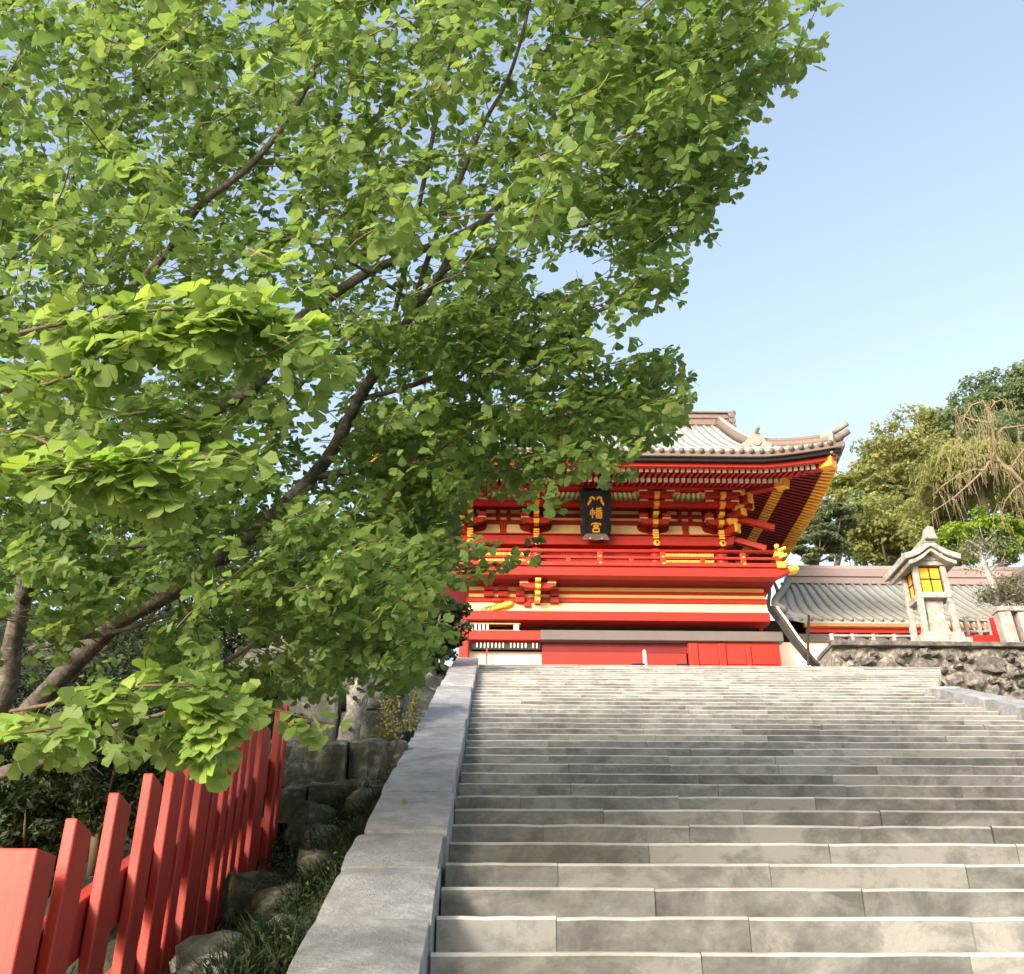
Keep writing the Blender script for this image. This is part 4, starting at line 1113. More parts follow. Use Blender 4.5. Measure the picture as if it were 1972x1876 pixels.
part('eave_fascia', MB().box(8.9, cx1, CE+.10, CE+.22, ze0-.30, ze0-.122), 'redwall', crf)
mb = MB()
for h0, h1, w in ((-.05, .18, .30), (.18, .24, .40), (.24, .44, .26)): mb.box(9.55, cx1, CRG-w/2, CRG+w/2, zr0+h0, zr0+h1)
part('ridge', mb, 'corridor', crf, False, .012)
part('ridge_roll', MB().tube([(9.5, CRG, zr0+.50), (cx1, CRG, zr0+.52)], .13, 10), 'corridor', crf, True)
pts = [(cleft(CE+(CRG-CE)*j/8)+.05, CE+(CRG-CE)*j/8, croof(CE+(CRG-CE)*j/8)+.14+.18*(1-j/8)) for j in range(9)]
part('verge_roll', MB().tube(pts, .12, 8), 'ornament', crf, True)
e = atY(1952, 1118, 28.6); q_ = atY(1990, 1090, 30.2)
part('side_ridge', MB().bar(e, q_, .30, .34), 'brown', crf, False, .02)
part('back_wall', MB().box(7.46, cx1, 28.6, 28.8, ZT, ze0+.6), 'dark', cor)
part('low_wall', MB().box(7.9, cx1, CE+.25, CE+.5, ZT, zY(1233, CE+.25)), 'white', cor)
part('rail_board', MB().box(8.6, cx1, CE+.15, CE+.245, zY(1231, CE+.15), zY(1216, CE+.15)), 'greytimber', cor, False, .01)
for i, X in enumerate((1556, 1612, 1618, 1664, 1700, 1742)):
    X = xY(X, 1205, CE+.2); part('post', MB().box(X-.05, X+.05, CE+.25, CE+.36, zY(1217, CE+.2), ze0-.12), 'white', cor, False, .01)
for X, m in ((1590, 'redwall'), (1640, 'redwall'), (1690, 'red')):
    X = xY(X, 1205, CE+1.3); part('hanging_board', MB().box(X-.35, X+.40, CE+1.2, CE+1.26, zY(1212, CE+1.2), zY(1199, CE+1.2)), m, cor)
part('downpipe', MB().tube([atY(1556, 1280, 24), atY(1555, 1232, 24.6), atY(1557, 1186, 25.5)], .035, 8), 'dark', cor, True)
# dark slanting brace between gate and corridor
mb = MB(); pts = [atY(1486, 1172, 25.2), atY(1503, 1196, 25.0), atY(1528, 1233, 24.8), atY(1552, 1262, 24.6), atY(1572, 1282, 24.4)]
br = thing('slanting_brace', pts[-1], 'dark curved slanting timber with a pale edge between gate and corridor', 'brace')
for a, b in zip(pts[:-1], pts[1:]): mb.bar(a, b+(b-a)*.04, .22, .16)
part('timber', mb, 'black', br, False, .01)
part('pale_edge', MB().tube([p+Vector((.13, -.04, .03)) for p in pts], .035, 6), 'white', br, True)

# ================================================================== STONE LANTERN on the rubble wall
lb = Vector((9.12, 19.75, ZW))
ln = thing('stone_lantern', lb, 'pale stone lantern with gabled roof and amber windows standing on the rubble wall', 'stone lantern')
def L(name, mb, m='lantern', bevel=.012, smooth=False, parent=ln): return part(name, mb, m, parent, smooth, bevel)
lz = lambda y: zY(y, 19.42)
hx = .335
zt0, zt1 = lz(1130), lz(1082)
L('plinth', MB().box(lb.x-.52, lb.x+.52, lb.y-.45, lb.y+.5, ZW, ZW+.16))
L('base_stone', MB().box(lb.x-.42, lb.x+.42, lb.y-.36, lb.y+.4, ZW+.16, ZW+.30))
for sx in (-1, 1):
    for sy in (-1, 1):
        L('corner_post', MB().bar((lb.x+sx*.33, lb.y+.02+sy*.29, ZW+.28), (lb.x+sx*.285, lb.y+.02+sy*.285, zt1), .115, .115, up=(0, 1, 0)))
L('shaft', MB().prism([(-.24, 0), (.24, 0), (.17, .35), (.20, zt0-ZW-.46), (-.20, zt0-ZW-.46), (-.17, .35)], -.22, .22))
o = ln.children[-1]; o.location = (0, .02, .30)
L('sill', MB().box(lb.x-.335, lb.x+.335, lb.y-.335, lb.y+.375, zt0-.16, zt0-.03))
L('sill', MB().box(lb.x-.36, lb.x+.36, lb.y-.36, lb.y+.40, zt1, zt1+.10))
for nm, fx in (('front', 0), ('left', 1)):
    if nm == 'front':
        wn_ = L('window_pane', MB().box(lb.x-.225, lb.x+.225, lb.y-.255, lb.y-.235, zt0-.028, zt1-.002), 'amber', 0)
        for b in ((lb.x-.012, lb.x+.012, zt0-.028, zt1-.002), (lb.x-.225, lb.x+.225, (zt0+zt1)/2-.012, (zt0+zt1)/2+.012), (lb.x-.225, lb.x-.205, zt0-.028, zt1-.002), (lb.x+.205, lb.x+.225, zt0-.028, zt1-.002), (lb.x-.225, lb.x+.225, zt1-.024, zt1-.003), (lb.x-.225, lb.x+.225, zt0-.026, zt0-.008)):
            part('glazing_bar', MB().box(b[0], b[1], lb.y-.27, lb.y-.2555, b[2], b[3]), 'dark', wn_)
    else:
        wn_ = L('window_pane', MB().box(lb.x-.255, lb.x-.235, lb.y-.205, lb.y+.245, zt0-.028, zt1-.002), 'amber', 0)
        for b in ((lb.y+.008, lb.y+.032, zt0-.028, zt1-.002), (lb.y-.205, lb.y+.245, (zt0+zt1)/2-.012, (zt0+zt1)/2+.012), (lb.y-.205, lb.y-.185, zt0-.028, zt1-.002), (lb.y+.225, lb.y+.245, zt0-.028, zt1-.002), (lb.y-.205, lb.y+.245, zt1-.024, zt1-.003)):
            part('glazing_bar', MB().box(lb.x-.27, lb.x-.2555, b[0], b[1], b[2], b[3]), 'dark', wn_)
# gabled roof with concave slopes
ya, yb = 19.15, 20.45
hw = .60; z_e, z_a = lz(1068), lz(1043)
up_ = [(-hw, z_e), (-hw*.72, z_e+(z_a-z_e)*.16), (-hw*.4, z_e+(z_a-z_e)*.45), (-hw*.15, z_e+(z_a-z_e)*.82), (0, z_a), (hw*.15, z_e+(z_a-z_e)*.82), (hw*.4, z_e+(z_a-z_e)*.45), (hw*.72, z_e+(z_a-z_e)*.16), (hw, z_e)]
lo_ = [(a*.97, b-.13) for a, b in up_][::-1]
L('roof', MB().prism([(lb.x+a, b) for a, b in up_+lo_], ya, yb), 'lantern', .018)
lo2 = [(a*.84, b-.14) for a, b in up_]; lo3 = [(a*.80, b-.22) for a, b in up_][::-1]
L('barge_board', MB().prism([(lb.x+a, b) for a, b in lo2+lo3], ya+.05, yb-.05), 'lantern', .01)
L('gable', MB().prism([(lb.x-.33, zt1+.10), (lb.x+.33, zt1+.10), (lb.x+.33, z_e-.06), (lb.x, z_a-.22), (lb.x-.33, z_e-.06)], ya+.22, yb-.2), 'lantern', .01)
for dx, dz in ((-.27, zt1+.17), (.27, zt1+.17), (0, zt1+.33)):
    L('beam_end', MB().box(lb.x+dx-.07, lb.x+dx+.07, ya+.06, ya+.3, dz-.02, dz+.11), 'lantern', .02)
L('ridge', MB().prism([(lb.x-.13, z_a-.06), (lb.x+.13, z_a-.06), (lb.x+.10, z_a+.10), (lb.x-.10, z_a+.10)], ya-.02, yb+.02), 'lantern', .02)
L('finial', MB().prism([(lb.x-.14, z_a-.02), (lb.x+.14, z_a-.02), (lb.x+.11, z_a+.12), (lb.x+.10, z_a+.26), (lb.x-.02, z_a+.30), (lb.x-.09, z_a+.20)], ya-.10, ya+.12), 'lantern', .03)

# ---- stone posts with red boards at the right edge, and pale struts beside the lantern
sf = thing('stone_fence', (10.2, 19.6, ZW), 'stone posts with a rail and red boards on top of the rubble wall', 'stone fence')
for x in (1943, 1981, 2016):
    X = xY(x, 1225, 19.55); part('stone_post', MB().bar((X, 19.55, ZW), (X-.05, 19.55, zY(1174, 19.55)), .27, .26, up=(0, 1, 0)), 'lantern', sf, False, .02)
part('stone_rail', MB().box(xY(1912, 1170, 19.55), 13, 19.40, 19.72, zY(1173.5, 19.55), zY(1164, 19.55)), 'lantern', sf, False, .02)
part('red_board', MB().box(xY(1800, 1225, 20.0), 13, 20.0, 20.08, ZW, zY(1216, 20.0)), 'redwall', sf)
part('red_board', MB().box(xY(1908, 1200, 20.1), 13, 20.10, 20.16, ZW, zY(1182, 20.1)), 'redwall', sf)
# balustrade of pale struts left of the lantern
ps = thing('timber_railing', (8.0, 20.4, ZW), 'pale weathered railing with criss-cross struts between the corridor and the lantern', 'railing')
ry = 20.5
rzy = lambda y: zY(y, ry)
part('rail', MB().box(xY(1600, 1222, ry), xY(1800, 1222, ry), ry-.04, ry+.04, rzy(1222), rzy(1218)), 'lantern', ps, False, .01)
part('rail', MB().box(xY(1592, 1232, ry), xY(1800, 1232, ry), ry-.05, ry+.05, rzy(1233), rzy(1229)), 'greytimber', ps, False, .01)
for x in (1600, 1640, 1680, 1720, 1760):
    X = xY(x, 1225, ry); part('rail_post', MB().box(X-.035, X+.035, ry-.035, ry+.035, ZW-.1, rzy(1216)), 'lantern', ps, False, .006)
for x in (1618, 1658, 1698, 1738):
    part('strut', MB().bar(atY(x-14, 1220, ry+.06), atY(x+14, 1230, ry+.06), .04, .04), 'dark', ps)
pr2 = thing('timber_railing', (10.0, 20.6, ZW), 'pale weathered railing with slanting struts between the lantern and the stone posts', 'railing')
for ya, yb in ((1190, 1186), (1212, 1208)): part('rail', MB().box(xY(1828, 1190, 20.6), xY(1906, 1190, 20.6), 20.56, 20.63, zY(ya, 20.6), zY(yb, 20.6)), 'lantern', pr2, False, .008)
for x in (1834, 1858, 1882, 1903): X = xY(x, 1200, 20.6); part('rail_post', MB().box(X-.035, X+.035, 20.55, 20.64, ZW-.05, zY(1182, 20.6)), 'lantern', pr2, False, .006)
for x in (1838, 1862, 1884): part('strut', MB().bar(atY(x, 1187, 20.66), atY(x+20, 1226, 20.66), .045, .045), 'lantern', pr2)
# small things at the top of the stairs
wp = atY(1243, 1281, 19.6)
pc_ = thing('marker_post', (wp.x, 19.6, ZT), 'small white tapered post standing on the landing before the gate', 'marker post')
zz = zY(1249.5, 19.6)
part('shaft', MB().tube([(wp.x, 19.6, ZT), (wp.x, 19.6, ZT+.08), (wp.x-.01, 19.6, (ZT+zz)/2), (wp.x-.012, 19.6, zz-.03), (wp.x-.012, 19.6, zz)], [.075, .055, .045, .035, .01], 12), 'white', pc_, True)
part('dark_back', MB().prism([(wp.x-.17, ZT), (wp.x-.06, ZT), (wp.x-.05, zz-.08), (wp.x-.09, ZT+.18)], 19.72, 19.76), 'dark', pc_)
for x, lab in ((1230, 'low black metal stand on the top step left of centre'), (1317, 'low black metal stand on the top step nearer the middle of the gate')):
    c = atY(x, 1284, YT+.03); c.y = YT-.05; c.z = ZT-.005
    bs = thing('barrier_stand', (c.x, YT+.1, ZT), lab, 'stand', 'black stands on the top step')
    part('crossbar', MB().bar((c.x-.13, YT+.1, ZT+.045), (c.x+.13, YT+.1, ZT+.05), .03, .03), 'black', bs)
    for q in (-.09, .09): part('foot', MB().bar((c.x+q, YT+.1, ZT+.03), (c.x+q*.8, YT+.12, ZT), .025, .02), 'black', bs)

# ================================================================== FOLIAGE HELPERS
def crown_points(centre, rad, n, clumps, squash=0.75, flat=0.0, shell=0.75):
    """points and normals of leaves on many small overlapping clumps inside an ellipsoid"""
    c = np.array(centre); r = np.array(rad)
    d = unit(rng.normal(size=(clumps, 3))); k = rng.uniform(0.35, 0.95, clumps)[:, None]
    cc = d*k*r; cr = rng.uniform(0.26, 0.46, clumps)*min(rad)
    w = cr**2; idx = rng.choice(clumps, n, p=w/w.sum())
    nd = unit(rng.normal(size=(n, 3))); nd[:, 2] = np.where(nd[:, 2] < -0.5, -nd[:, 2]*0.4, nd[:, 2]); nd = unit(nd)
    rr = cr[idx]*(shell+(1-shell)*rng.uniform(-0.6, 1.25, n))
    off = nd*rr[:, None]; off[:, 2] *= squash
    p = c + cc[idx] + off
    nn = unit(nd*0.8 + np.array([0, 0, 0.5]) + rng.normal(size=(n, 3))*0.55)
    return p, nn, idx, c+cc
def leafy(name, label, cat, centre, rad, n, size, mat, base=None, trunk_r=0.15, clumps=40, squash=0.7, group=None, aspect=0.6, limbs=8, shell=0.7, bark='forestbark', cut=None):
    centre = Vector(centre); base = Vector(base) if base is not None else centre-Vector((0, 0, rad[2]*1.2))
    t = thing(name, base, label, cat, group)
    p, nn, idx, cc = crown_points(centre, rad, n, clumps, squash, shell=shell)
    if cut is not None: k = cut(p); p, nn, idx = p[k], nn[k], idx[k]
    tint = np.clip(rng.uniform(0.1, 0.9, clumps)[idx]*0.55 + rng.uniform(0, 0.5, len(p)), 0, 1)
    sz = size*rng.uniform(0.7, 1.35, len(p))
    axis = unit(rng.normal(size=(len(p), 3)) + np.array([0, 0, -0.4]))
    link('crown' if cat == 'tree' else 'foliage', spray(p, nn, sz, tint, name, M[mat], aspect, axis), t)
    mb = MB(); top = centre+Vector((0, 0, -rad[2]*0.1))
    m = base.lerp(top, 0.5)+Vector((random.gauss(0, .1), random.gauss(0, .1), 0))*rad[0]
    mb.tube([base, m, top], [trunk_r, trunk_r*.75, trunk_r*.45], 7)
    part('trunk' if cat == 'tree' else 'stem', mb, bark, t, True)
    if limbs:
        mb = MB()
        for i in rng.choice(clumps, min(limbs, clumps), replace=False):
            e = Vector(cc[i]); s = base.lerp(top, random.uniform(.4, .95)); md = s.lerp(e, .5)+Vector((0, 0, -.08*rad[2]))
            mb.tube([s, md, e], [trunk_r*.42, trunk_r*.28, trunk_r*.10], 5)
        part('branches', mb, bark, t, True)
    return t
# ================================================================== TREES ON THE HILL (right)
def px(x, y, rx, ry, d): 
    return at(x, y, d), (rx*d/F, rx*d/F*0.9, ry*d/F)
def hilltree(name, label, x, y, rx, ry, d, n, size, mat, **k):
    c, r = px(x, y, rx, ry, d)
    b = Vector((c.x+random.uniform(-.3, .3), c.y+.5, c.z-r[2]*1.5))
    kw = dict(trunk_r=.05*r[0]+.08, clumps=46, group='trees on the hillside right of the gate'); kw.update(k)
    return leafy(name, label, 'tree', c, r, n, size, mat, b, **kw)
hilltree('pine_tree', 'dark grey-green pine with flat layered foliage just right of the gate eaves', 1602, 1005, 62, 62, 50, 6500, .24, 'pine', squash=.32, clumps=34, limbs=14, aspect=.35)
hilltree('pine_tree', 'low dark pine with pale bare trunks behind the corridor ridge next to the gate', 1570, 1060, 60, 42, 47, 4200, .22, 'pine', squash=.35, clumps=26, limbs=12, aspect=.35, bark='cherrybark')
hilltree('broadleaf_tree', 'olive green rounded tree rising above the corridor roof left of the lantern', 1705, 1035, 105, 88, 54, 11000, .23, 'olive', clumps=60)
hilltree('broadleaf_tree', 'tall loose olive-yellow tree with sky showing between its boughs', 1748, 880, 92, 88, 62, 6200, .27, 'oliveb', clumps=52, squash=.45, limbs=22)
hilltree('broadleaf_tree', 'small olive tree below the loose tall one', 1690, 935, 48, 50, 60, 2400, .25, 'oliveb', clumps=26, squash=.5, limbs=10)
hilltree('broadleaf_tree', 'dark blue-green tree forming the top of the hill at the right edge', 1945, 775, 105, 82, 78, 9000, .34, 'deep', clumps=56)
hilltree('broadleaf_tree', 'dark green tree on the skyline between the olive tree and the hilltop', 1850, 830, 70, 60, 74, 5000, .32, 'deep', clumps=40)
hilltree('broadleaf_tree', 'deep green tree mass under the hilltop behind the bare branches', 1930, 880, 95, 75, 68, 6500, .30, 'deep', clumps=50)
hilltree('broadleaf_tree', 'shadowy dark tree in the hollow behind the weeping tree', 1800, 985, 75, 70, 60, 5000, .27, 'deep', clumps=40)
hilltree('broadleaf_tree', 'bright yellow-green bushy tree right of the lantern finial', 1925, 1030, 95, 52, 38, 9000, .15, 'bright', clumps=60)
hilltree('broadleaf_tree', 'fresh green low tree above the corridor ridge behind the lantern', 1830, 1062, 70, 45, 40, 5000, .15, 'bright', clumps=40)
hilltree('broadleaf_tree', 'yellowish green tree directly behind the lantern roof', 1800, 1015, 62, 58, 46, 5600, .18, 'olive', clumps=40)
hilltree('broadleaf_tree', 'light green tree top catching the sun left of the bare tree', 1835, 950, 42, 42, 48, 2600, .17, 'bright', clumps=26)
for x, y, rx, ry, d, n, s_, m_, lab in ((1640, 945, 62, 52, 66, 3600, .27, 'olive', 'pale olive tree on the skyline right behind the gate corner'), (1690, 905, 58, 55, 70, 3600, .28, 'oliveb', 'olive-brown tree on the rising skyline left of the loose tall tree'),
        (1800, 850, 70, 60, 76, 4600, .31, 'oliveb', 'yellowish tree on the skyline between loose tree and dark trees'), (1780, 940, 75, 65, 64, 4600, .27, 'olive', 'mid green tree in the middle of the slope below the loose tree'),
        (1860, 890, 70, 62, 70, 4400, .29, 'deep', 'blue-green tree behind the tip of the bare limbs'), (1965, 945, 70, 80, 56, 4400, .25, 'olive', 'olive tree at the right edge behind the bare trunk'), (1960, 850, 70, 60, 72, 4000, .3, 'deep', 'dark green tree at the right edge above the bare trunk'),
        (1745, 1000, 60, 60, 58, 3400, .25, 'olive', 'olive tree between the rounded tree and the lantern roof'), (1660, 1000, 58, 60, 60, 3400, .26, 'deep', 'green tree in the dip behind the layered pine')):
    hilltree('broadleaf_tree', lab, x, y, rx, ry, d, n, s_, m_, clumps=38, limbs=8)
# weeping tree with soft hanging foliage
def weeping(x, y, rx, ry, d, n, label):
    c, r = px(x, y, rx, ry, d); t = thing('weeping_tree', c-Vector((0, 0, r[2]*1.3)), label, 'tree', 'trees on the hillside right of the gate')
    strands = 900; L_ = rng.uniform(.25, .9, strands)*r[2]*.8
    d0 = unit(rng.normal(size=(strands, 3))); d0[:, 2] = np.abs(d0[:, 2]); st_ = np.array(c)+d0*np.array(r)*rng.uniform(.5, 1, strands)[:, None]
    idx = rng.integers(0, strands, n); u = rng.uniform(0, 1, n)
    out = unit(d0*np.array([1, 1, 0])+1e-6)
    p = st_[idx] + np.stack([out[idx, 0]*u*.35*L_[idx]-u*.25*L_[idx], out[idx, 1]*u*.3*L_[idx], -u*u*L_[idx]*.8-u*.2*L_[idx]], 1) + rng.normal(size=(n, 3))*.05
    ax = unit(np.stack([out[idx, 0]*.3-.25, out[idx, 1]*.3, -np.ones(n)], 1)+rng.normal(size=(n, 3))*.25)
    nn = unit(np.stack([out[idx, 0], out[idx, 1], np.ones(n)*.5], 1)+rng.normal(size=(n, 3))*.5)
    link('crown', spray(p, nn, rng.uniform(.14, .26, n), np.clip(rng.uniform(0, .6, strands)[idx]+rng.uniform(0, .4, n), 0, 1), 'weeping_crown', M['weep'], .28, ax), t)
    part('trunk', MB().tube([c-Vector((0, 0, r[2]*1.3)), c, c+Vector((0, 0, r[2]*.5))], [.22, .18, .1], 7), 'forestbark', t, True)
weeping(1880, 925, 112, 84, 44, 19000, 'soft light green weeping tree behind the bare orange branches')
# bare weeping cherry: crooked limbs and hanging twigs
bt = thing('bare_tree', at(2000, 1080, 34), 'leafless crooked tree with orange lit limbs and hanging twigs at the right edge', 'tree')
limbs = [([(2010, 1075), (1990, 985), (1968, 930), (1945, 905), (1925, 892), (1914, 872), (1912, 845), (1910, 815), (1905, 790)], 9, 4),
         ([(1925, 892), (1900, 880), (1872, 872), (1845, 862), (1820, 858)], 4, 1.2), ([(1910, 815), (1890, 812), (1868, 808), (1850, 800), (1838, 792)], 3.5, 1),
         ([(1905, 792), (1885, 775), (1870, 780), (1858, 800), (1850, 825)], 3, 1), ([(1912, 845), (1930, 825), (1950, 822), (1985, 818)], 4, 2),
         ([(1945, 905), (1960, 880), (1975, 862), (2000, 850)], 4, 2), ([(1914, 872), (1895, 905), (1868, 930), (1840, 955), (1812, 975), (1790, 988)], 4, 1), ([(1905, 790), (1915, 775), (1930, 770), (1950, 780)], 2.5, 1),
         ([(1968, 930), (1950, 945), (1935, 965), (1925, 1000)], 4, 1.2), ([(1895, 905), (1870, 905), (1845, 915), (1815, 935), (1795, 955)], 3, 1)]
mb = MB(); tw = MB(); D = 34
for pts, r0, r1 in limbs:
    P3 = [at(x, y, D+random.gauss(0, .12)) for x, y in pts]; n = len(P3)
    mb.tube(P3, [.62*(r0+(r1-r0)*i/(n-1))*D/F for i in range(n)], 7)
    for i in range(n-1):
        for q in range(2):
            s = P3[i].lerp(P3[i+1], random.random()); L_ = random.uniform(.4, 1.2); o = Vector((random.uniform(-.75, .25), random.uniform(-.5, .5), 0))
            tp = [s]; 
            for j in range(1, 6):
                u = j/5; tp.append(s + o*L_*(u**.8)*.7 + Vector((random.gauss(0, .03), random.gauss(0, .03), .18*math.sin(min(1, u*1.6)*math.pi*.8)-L_*u*u*.85)))
            tw.tube(tp, [.011, .009, .007, .006, .005, .004], 4, cap=False)
            for z in range(2):
                b = tp[random.randint(1, 3)]; o2 = Vector((random.uniform(-.4, .3), random.uniform(-.3, .3), 0))
                tw.tube([b, b+o2*.5+Vector((0, 0, -.1)), b+o2*.8+Vector((0, 0, -.5)), b+o2+Vector((0, 0, -random.uniform(.6, 1.1)))], [.007, .006, .005, .003], 3, cap=False)
part('limbs', mb, 'cherrybark', bt, True); o = part('twigs', tw, 'cherrybark', bt); o['kind'] = 'stuff'
# grey gnarled little pine above the rubble wall
gp = thing('gnarled_pine', atY(1918, 1160, 21), 'small gnarled grey pine leaning above the stone posts at the right edge', 'tree')
B = [atY(1920, 1165, 21), atY(1914, 1130, 21), atY(1902, 1105, 21), atY(1893, 1085, 21), atY(1886, 1062, 21), atY(1882, 1048, 21)]
mb = MB().tube(B, [.09, .085, .07, .06, .045, .02], 8)
for a, b in ((3, (1865, 1058)), (3, (1915, 1052)), (2, (1935, 1080)), (4, (1900, 1035)), (1, (1945, 1130)), (1, (1890, 1140)), (2, (1860, 1095)), (4, (1865, 1040))):
    e = atY(b[0], b[1], 21+random.uniform(-.2, .2)); mb.tube([B[a], B[a].lerp(e, .5)+Vector((0, 0, .05)), e], [.035, .022, .008], 5)
    for q in range(5): mb.tube([B[a].lerp(e, random.uniform(.4, 1)), e+Vector((random.gauss(0, .18), random.gauss(0, .1), random.gauss(.08, .12)))], [.010, .004], 4)
part('trunk', mb, 'lantern', gp, True)
pp = []
for c, s, k in (((1930, 1140), .16, 900), ((1955, 1150), .15, 800), ((1905, 1150), .12, 500), ((1945, 1118), .12, 400), ((1880, 1055), .22, 300), ((1915, 1050), .22, 300), ((1900, 1075), .25, 250), ((1865, 1075), .18, 150)):
    q = np.array(atY(*c, 21)); pp.append(q+rng.normal(size=(k, 3))*np.array([s*1.4, s, s*.7]))
p = np.concatenate(pp); n = len(p)
link('crown', spray(p, unit(rng.normal(size=(n, 3))+np.array([0, -.3, .5])), rng.uniform(.05, .10, n), rng.uniform(0, 1, n), 'gnarled_crown', M['greyleaf'], .4), gp)

# ================================================================== VEGETATION ON THE LEFT
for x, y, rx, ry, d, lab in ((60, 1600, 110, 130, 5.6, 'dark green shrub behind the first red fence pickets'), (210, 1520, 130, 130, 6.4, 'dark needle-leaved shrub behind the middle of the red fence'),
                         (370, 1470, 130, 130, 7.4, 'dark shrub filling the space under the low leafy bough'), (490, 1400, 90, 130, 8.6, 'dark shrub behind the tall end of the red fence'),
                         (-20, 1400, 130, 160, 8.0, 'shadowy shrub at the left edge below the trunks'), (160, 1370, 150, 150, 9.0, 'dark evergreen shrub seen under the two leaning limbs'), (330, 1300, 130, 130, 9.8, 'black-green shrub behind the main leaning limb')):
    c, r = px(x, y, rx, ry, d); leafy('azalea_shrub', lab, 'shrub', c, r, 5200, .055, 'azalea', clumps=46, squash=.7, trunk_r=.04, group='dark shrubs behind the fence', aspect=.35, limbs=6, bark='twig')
for x, y, rx, ry, d, n, m, lab in ((180, 1180, 330, 230, 15, 9000, 'camellia', 'dark evergreen tree behind the ginkgo limbs at far left'), (520, 1180, 210, 200, 16, 8000, 'camellia', 'dark evergreen tree deep behind the ginkgo crown'),
                         (60, 900, 280, 230, 18, 6000, 'camellia', 'tall evergreen tree behind the left side of the ginkgo'), (720, 1190, 130, 150, 17, 7000, 'camellia', 'glossy evergreen bush left of the gate above the slab wall'),
                         (836, 1210, 62, 100, 17.5, 7000, 'camellia', 'narrow grey-green bush against the left post of the gate'), (840, 1050, 62, 95, 19.5, 3400, 'greyleaf', 'thin greyish tree beside the left end of the gate balcony')):
    c, r = px(x, y, rx, ry, d); leafy('evergreen_tree', lab, 'tree', c, r, n, .10 if d > 14 else .08, m, clumps=50, trunk_r=.12, group='evergreens left of the stairs', aspect=.5, limbs=8)
# grass tufts, ferns, ivy
def tufts(n, fx, fy, hgt, lean, name, mat, width=.006):
    xs = fx(n); ys = fy(n); k = np.sin(xs*8+ys*2.2)+np.sin(ys*5.3-xs*3)+rng.normal(size=n)*.45 > .15; xs, ys = xs[k], ys[k]; n = len(xs); zs = np.array([bank(a, b) for a, b in zip(xs, ys)])
    p = np.stack([xs, ys, zs], 1); d = unit(np.stack([rng.normal(size=n)*lean, rng.normal(size=n)*lean-.15, np.ones(n)], 1)); L_ = rng.uniform(.4, 1, n)*hgt
    s = unit(np.cross(d, rng.normal(size=(n, 3))))*width
    m = p+d*L_[:, None]*.6; e = p+d*L_[:, None]+np.stack([rng.normal(size=n)*.4, rng.normal(size=n)*.4-.15, -np.abs(rng.normal(size=n))*.35], 1)*L_[:, None]*.5
    v = np.stack([p-s, p+s, m+s*.8, m-s*.8, e], 1).reshape(-1, 3); i = np.arange(n)[:, None]*5
    f = np.concatenate([(i+np.array([[0, 1, 2]])), (i+np.array([[0, 2, 3]])), (i+np.array([[3, 2, 4]]))])
    t = rng.uniform(0, 1, n); o = link(name, np_mesh(name, v, f, M[mat], np.concatenate([t, t, t]))); o['kind'] = 'stuff'; return o
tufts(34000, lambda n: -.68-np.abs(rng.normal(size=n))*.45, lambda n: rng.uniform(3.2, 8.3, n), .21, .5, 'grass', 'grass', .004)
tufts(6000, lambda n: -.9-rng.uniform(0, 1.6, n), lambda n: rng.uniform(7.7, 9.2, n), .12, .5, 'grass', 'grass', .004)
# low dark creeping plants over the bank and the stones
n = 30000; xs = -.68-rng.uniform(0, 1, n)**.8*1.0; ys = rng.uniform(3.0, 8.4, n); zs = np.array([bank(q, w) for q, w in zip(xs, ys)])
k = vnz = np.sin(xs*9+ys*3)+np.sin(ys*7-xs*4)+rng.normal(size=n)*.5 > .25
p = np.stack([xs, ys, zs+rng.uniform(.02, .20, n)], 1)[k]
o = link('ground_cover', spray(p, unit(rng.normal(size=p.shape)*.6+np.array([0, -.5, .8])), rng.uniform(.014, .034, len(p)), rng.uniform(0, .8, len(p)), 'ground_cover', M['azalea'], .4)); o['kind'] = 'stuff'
def fern(c, lab, n=14, L_=.30):
    t = thing('fern', c, lab, 'fern', 'ferns by the slab wall'); c = Vector(c)
    pos, ax, nn, sz = [], [], [], []
    for q in range(n):
        a = random.uniform(0, 2*math.pi); d = Vector((math.cos(a), math.sin(a), random.uniform(.5, 1.3))).normalized()
        for j in range(10):
            u = (j+1)/10; pnt = c + d*L_*u + Vector((0, 0, -.5*L_*u*u)); side = d.cross(Vector((0, 0, 1))).normalized()
            for s in (-1, 1): pos.append(pnt+side*s*.03*(1.1-u)); ax.append(side*s+d*.4); nn.append(Vector((random.gauss(0, .2), random.gauss(0, .2), 1))); sz.append(.07*(1.15-u))
    link('fronds', spray(np.array(pos), unit(np.array(nn)), np.array(sz), rng.uniform(0, 1, len(pos)), 'fern', M['fern'], .3, unit(np.array(ax))), t)
fern((-.95, 8.75, 2.12), 'bright green fern on the ledge against the grey kerb'); fern((-1.25, 8.7, 2.10), 'small fern at the foot of the slab wall', 9, .2); fern((-.86, 9.4, 2.75), 'fern sprouting high between slab wall and kerb', 10, .25)
def ivy(c0, c1, w, n, lab):
    t = thing('ivy', atY(*c0, 9.2), lab, 'ivy', 'ivy hanging on the slab wall'); a, b = Vector(atY(*c0, 9.2)), Vector(atY(*c1, 9.2))
    u = rng.uniform(0, 1, n); p = np.array(a)+(np.array(b)-np.array(a))*u[:, None]; p[:, 0] += rng.normal(size=n)*w*(.4+.6*u); p[:, 1] += rng.uniform(-.04, .03, n)
    link('foliage', spray(p, unit(rng.normal(size=(n, 3))*.5+np.array([0, -1, .4])), rng.uniform(.018, .036, n), rng.uniform(0, 1, n), 'ivy', M['ivy'], .8), t)
    part('stem', MB().tube([a, a.lerp(b, .5)+Vector((.02, 0, 0)), b], .006, 5), 'twig', t)
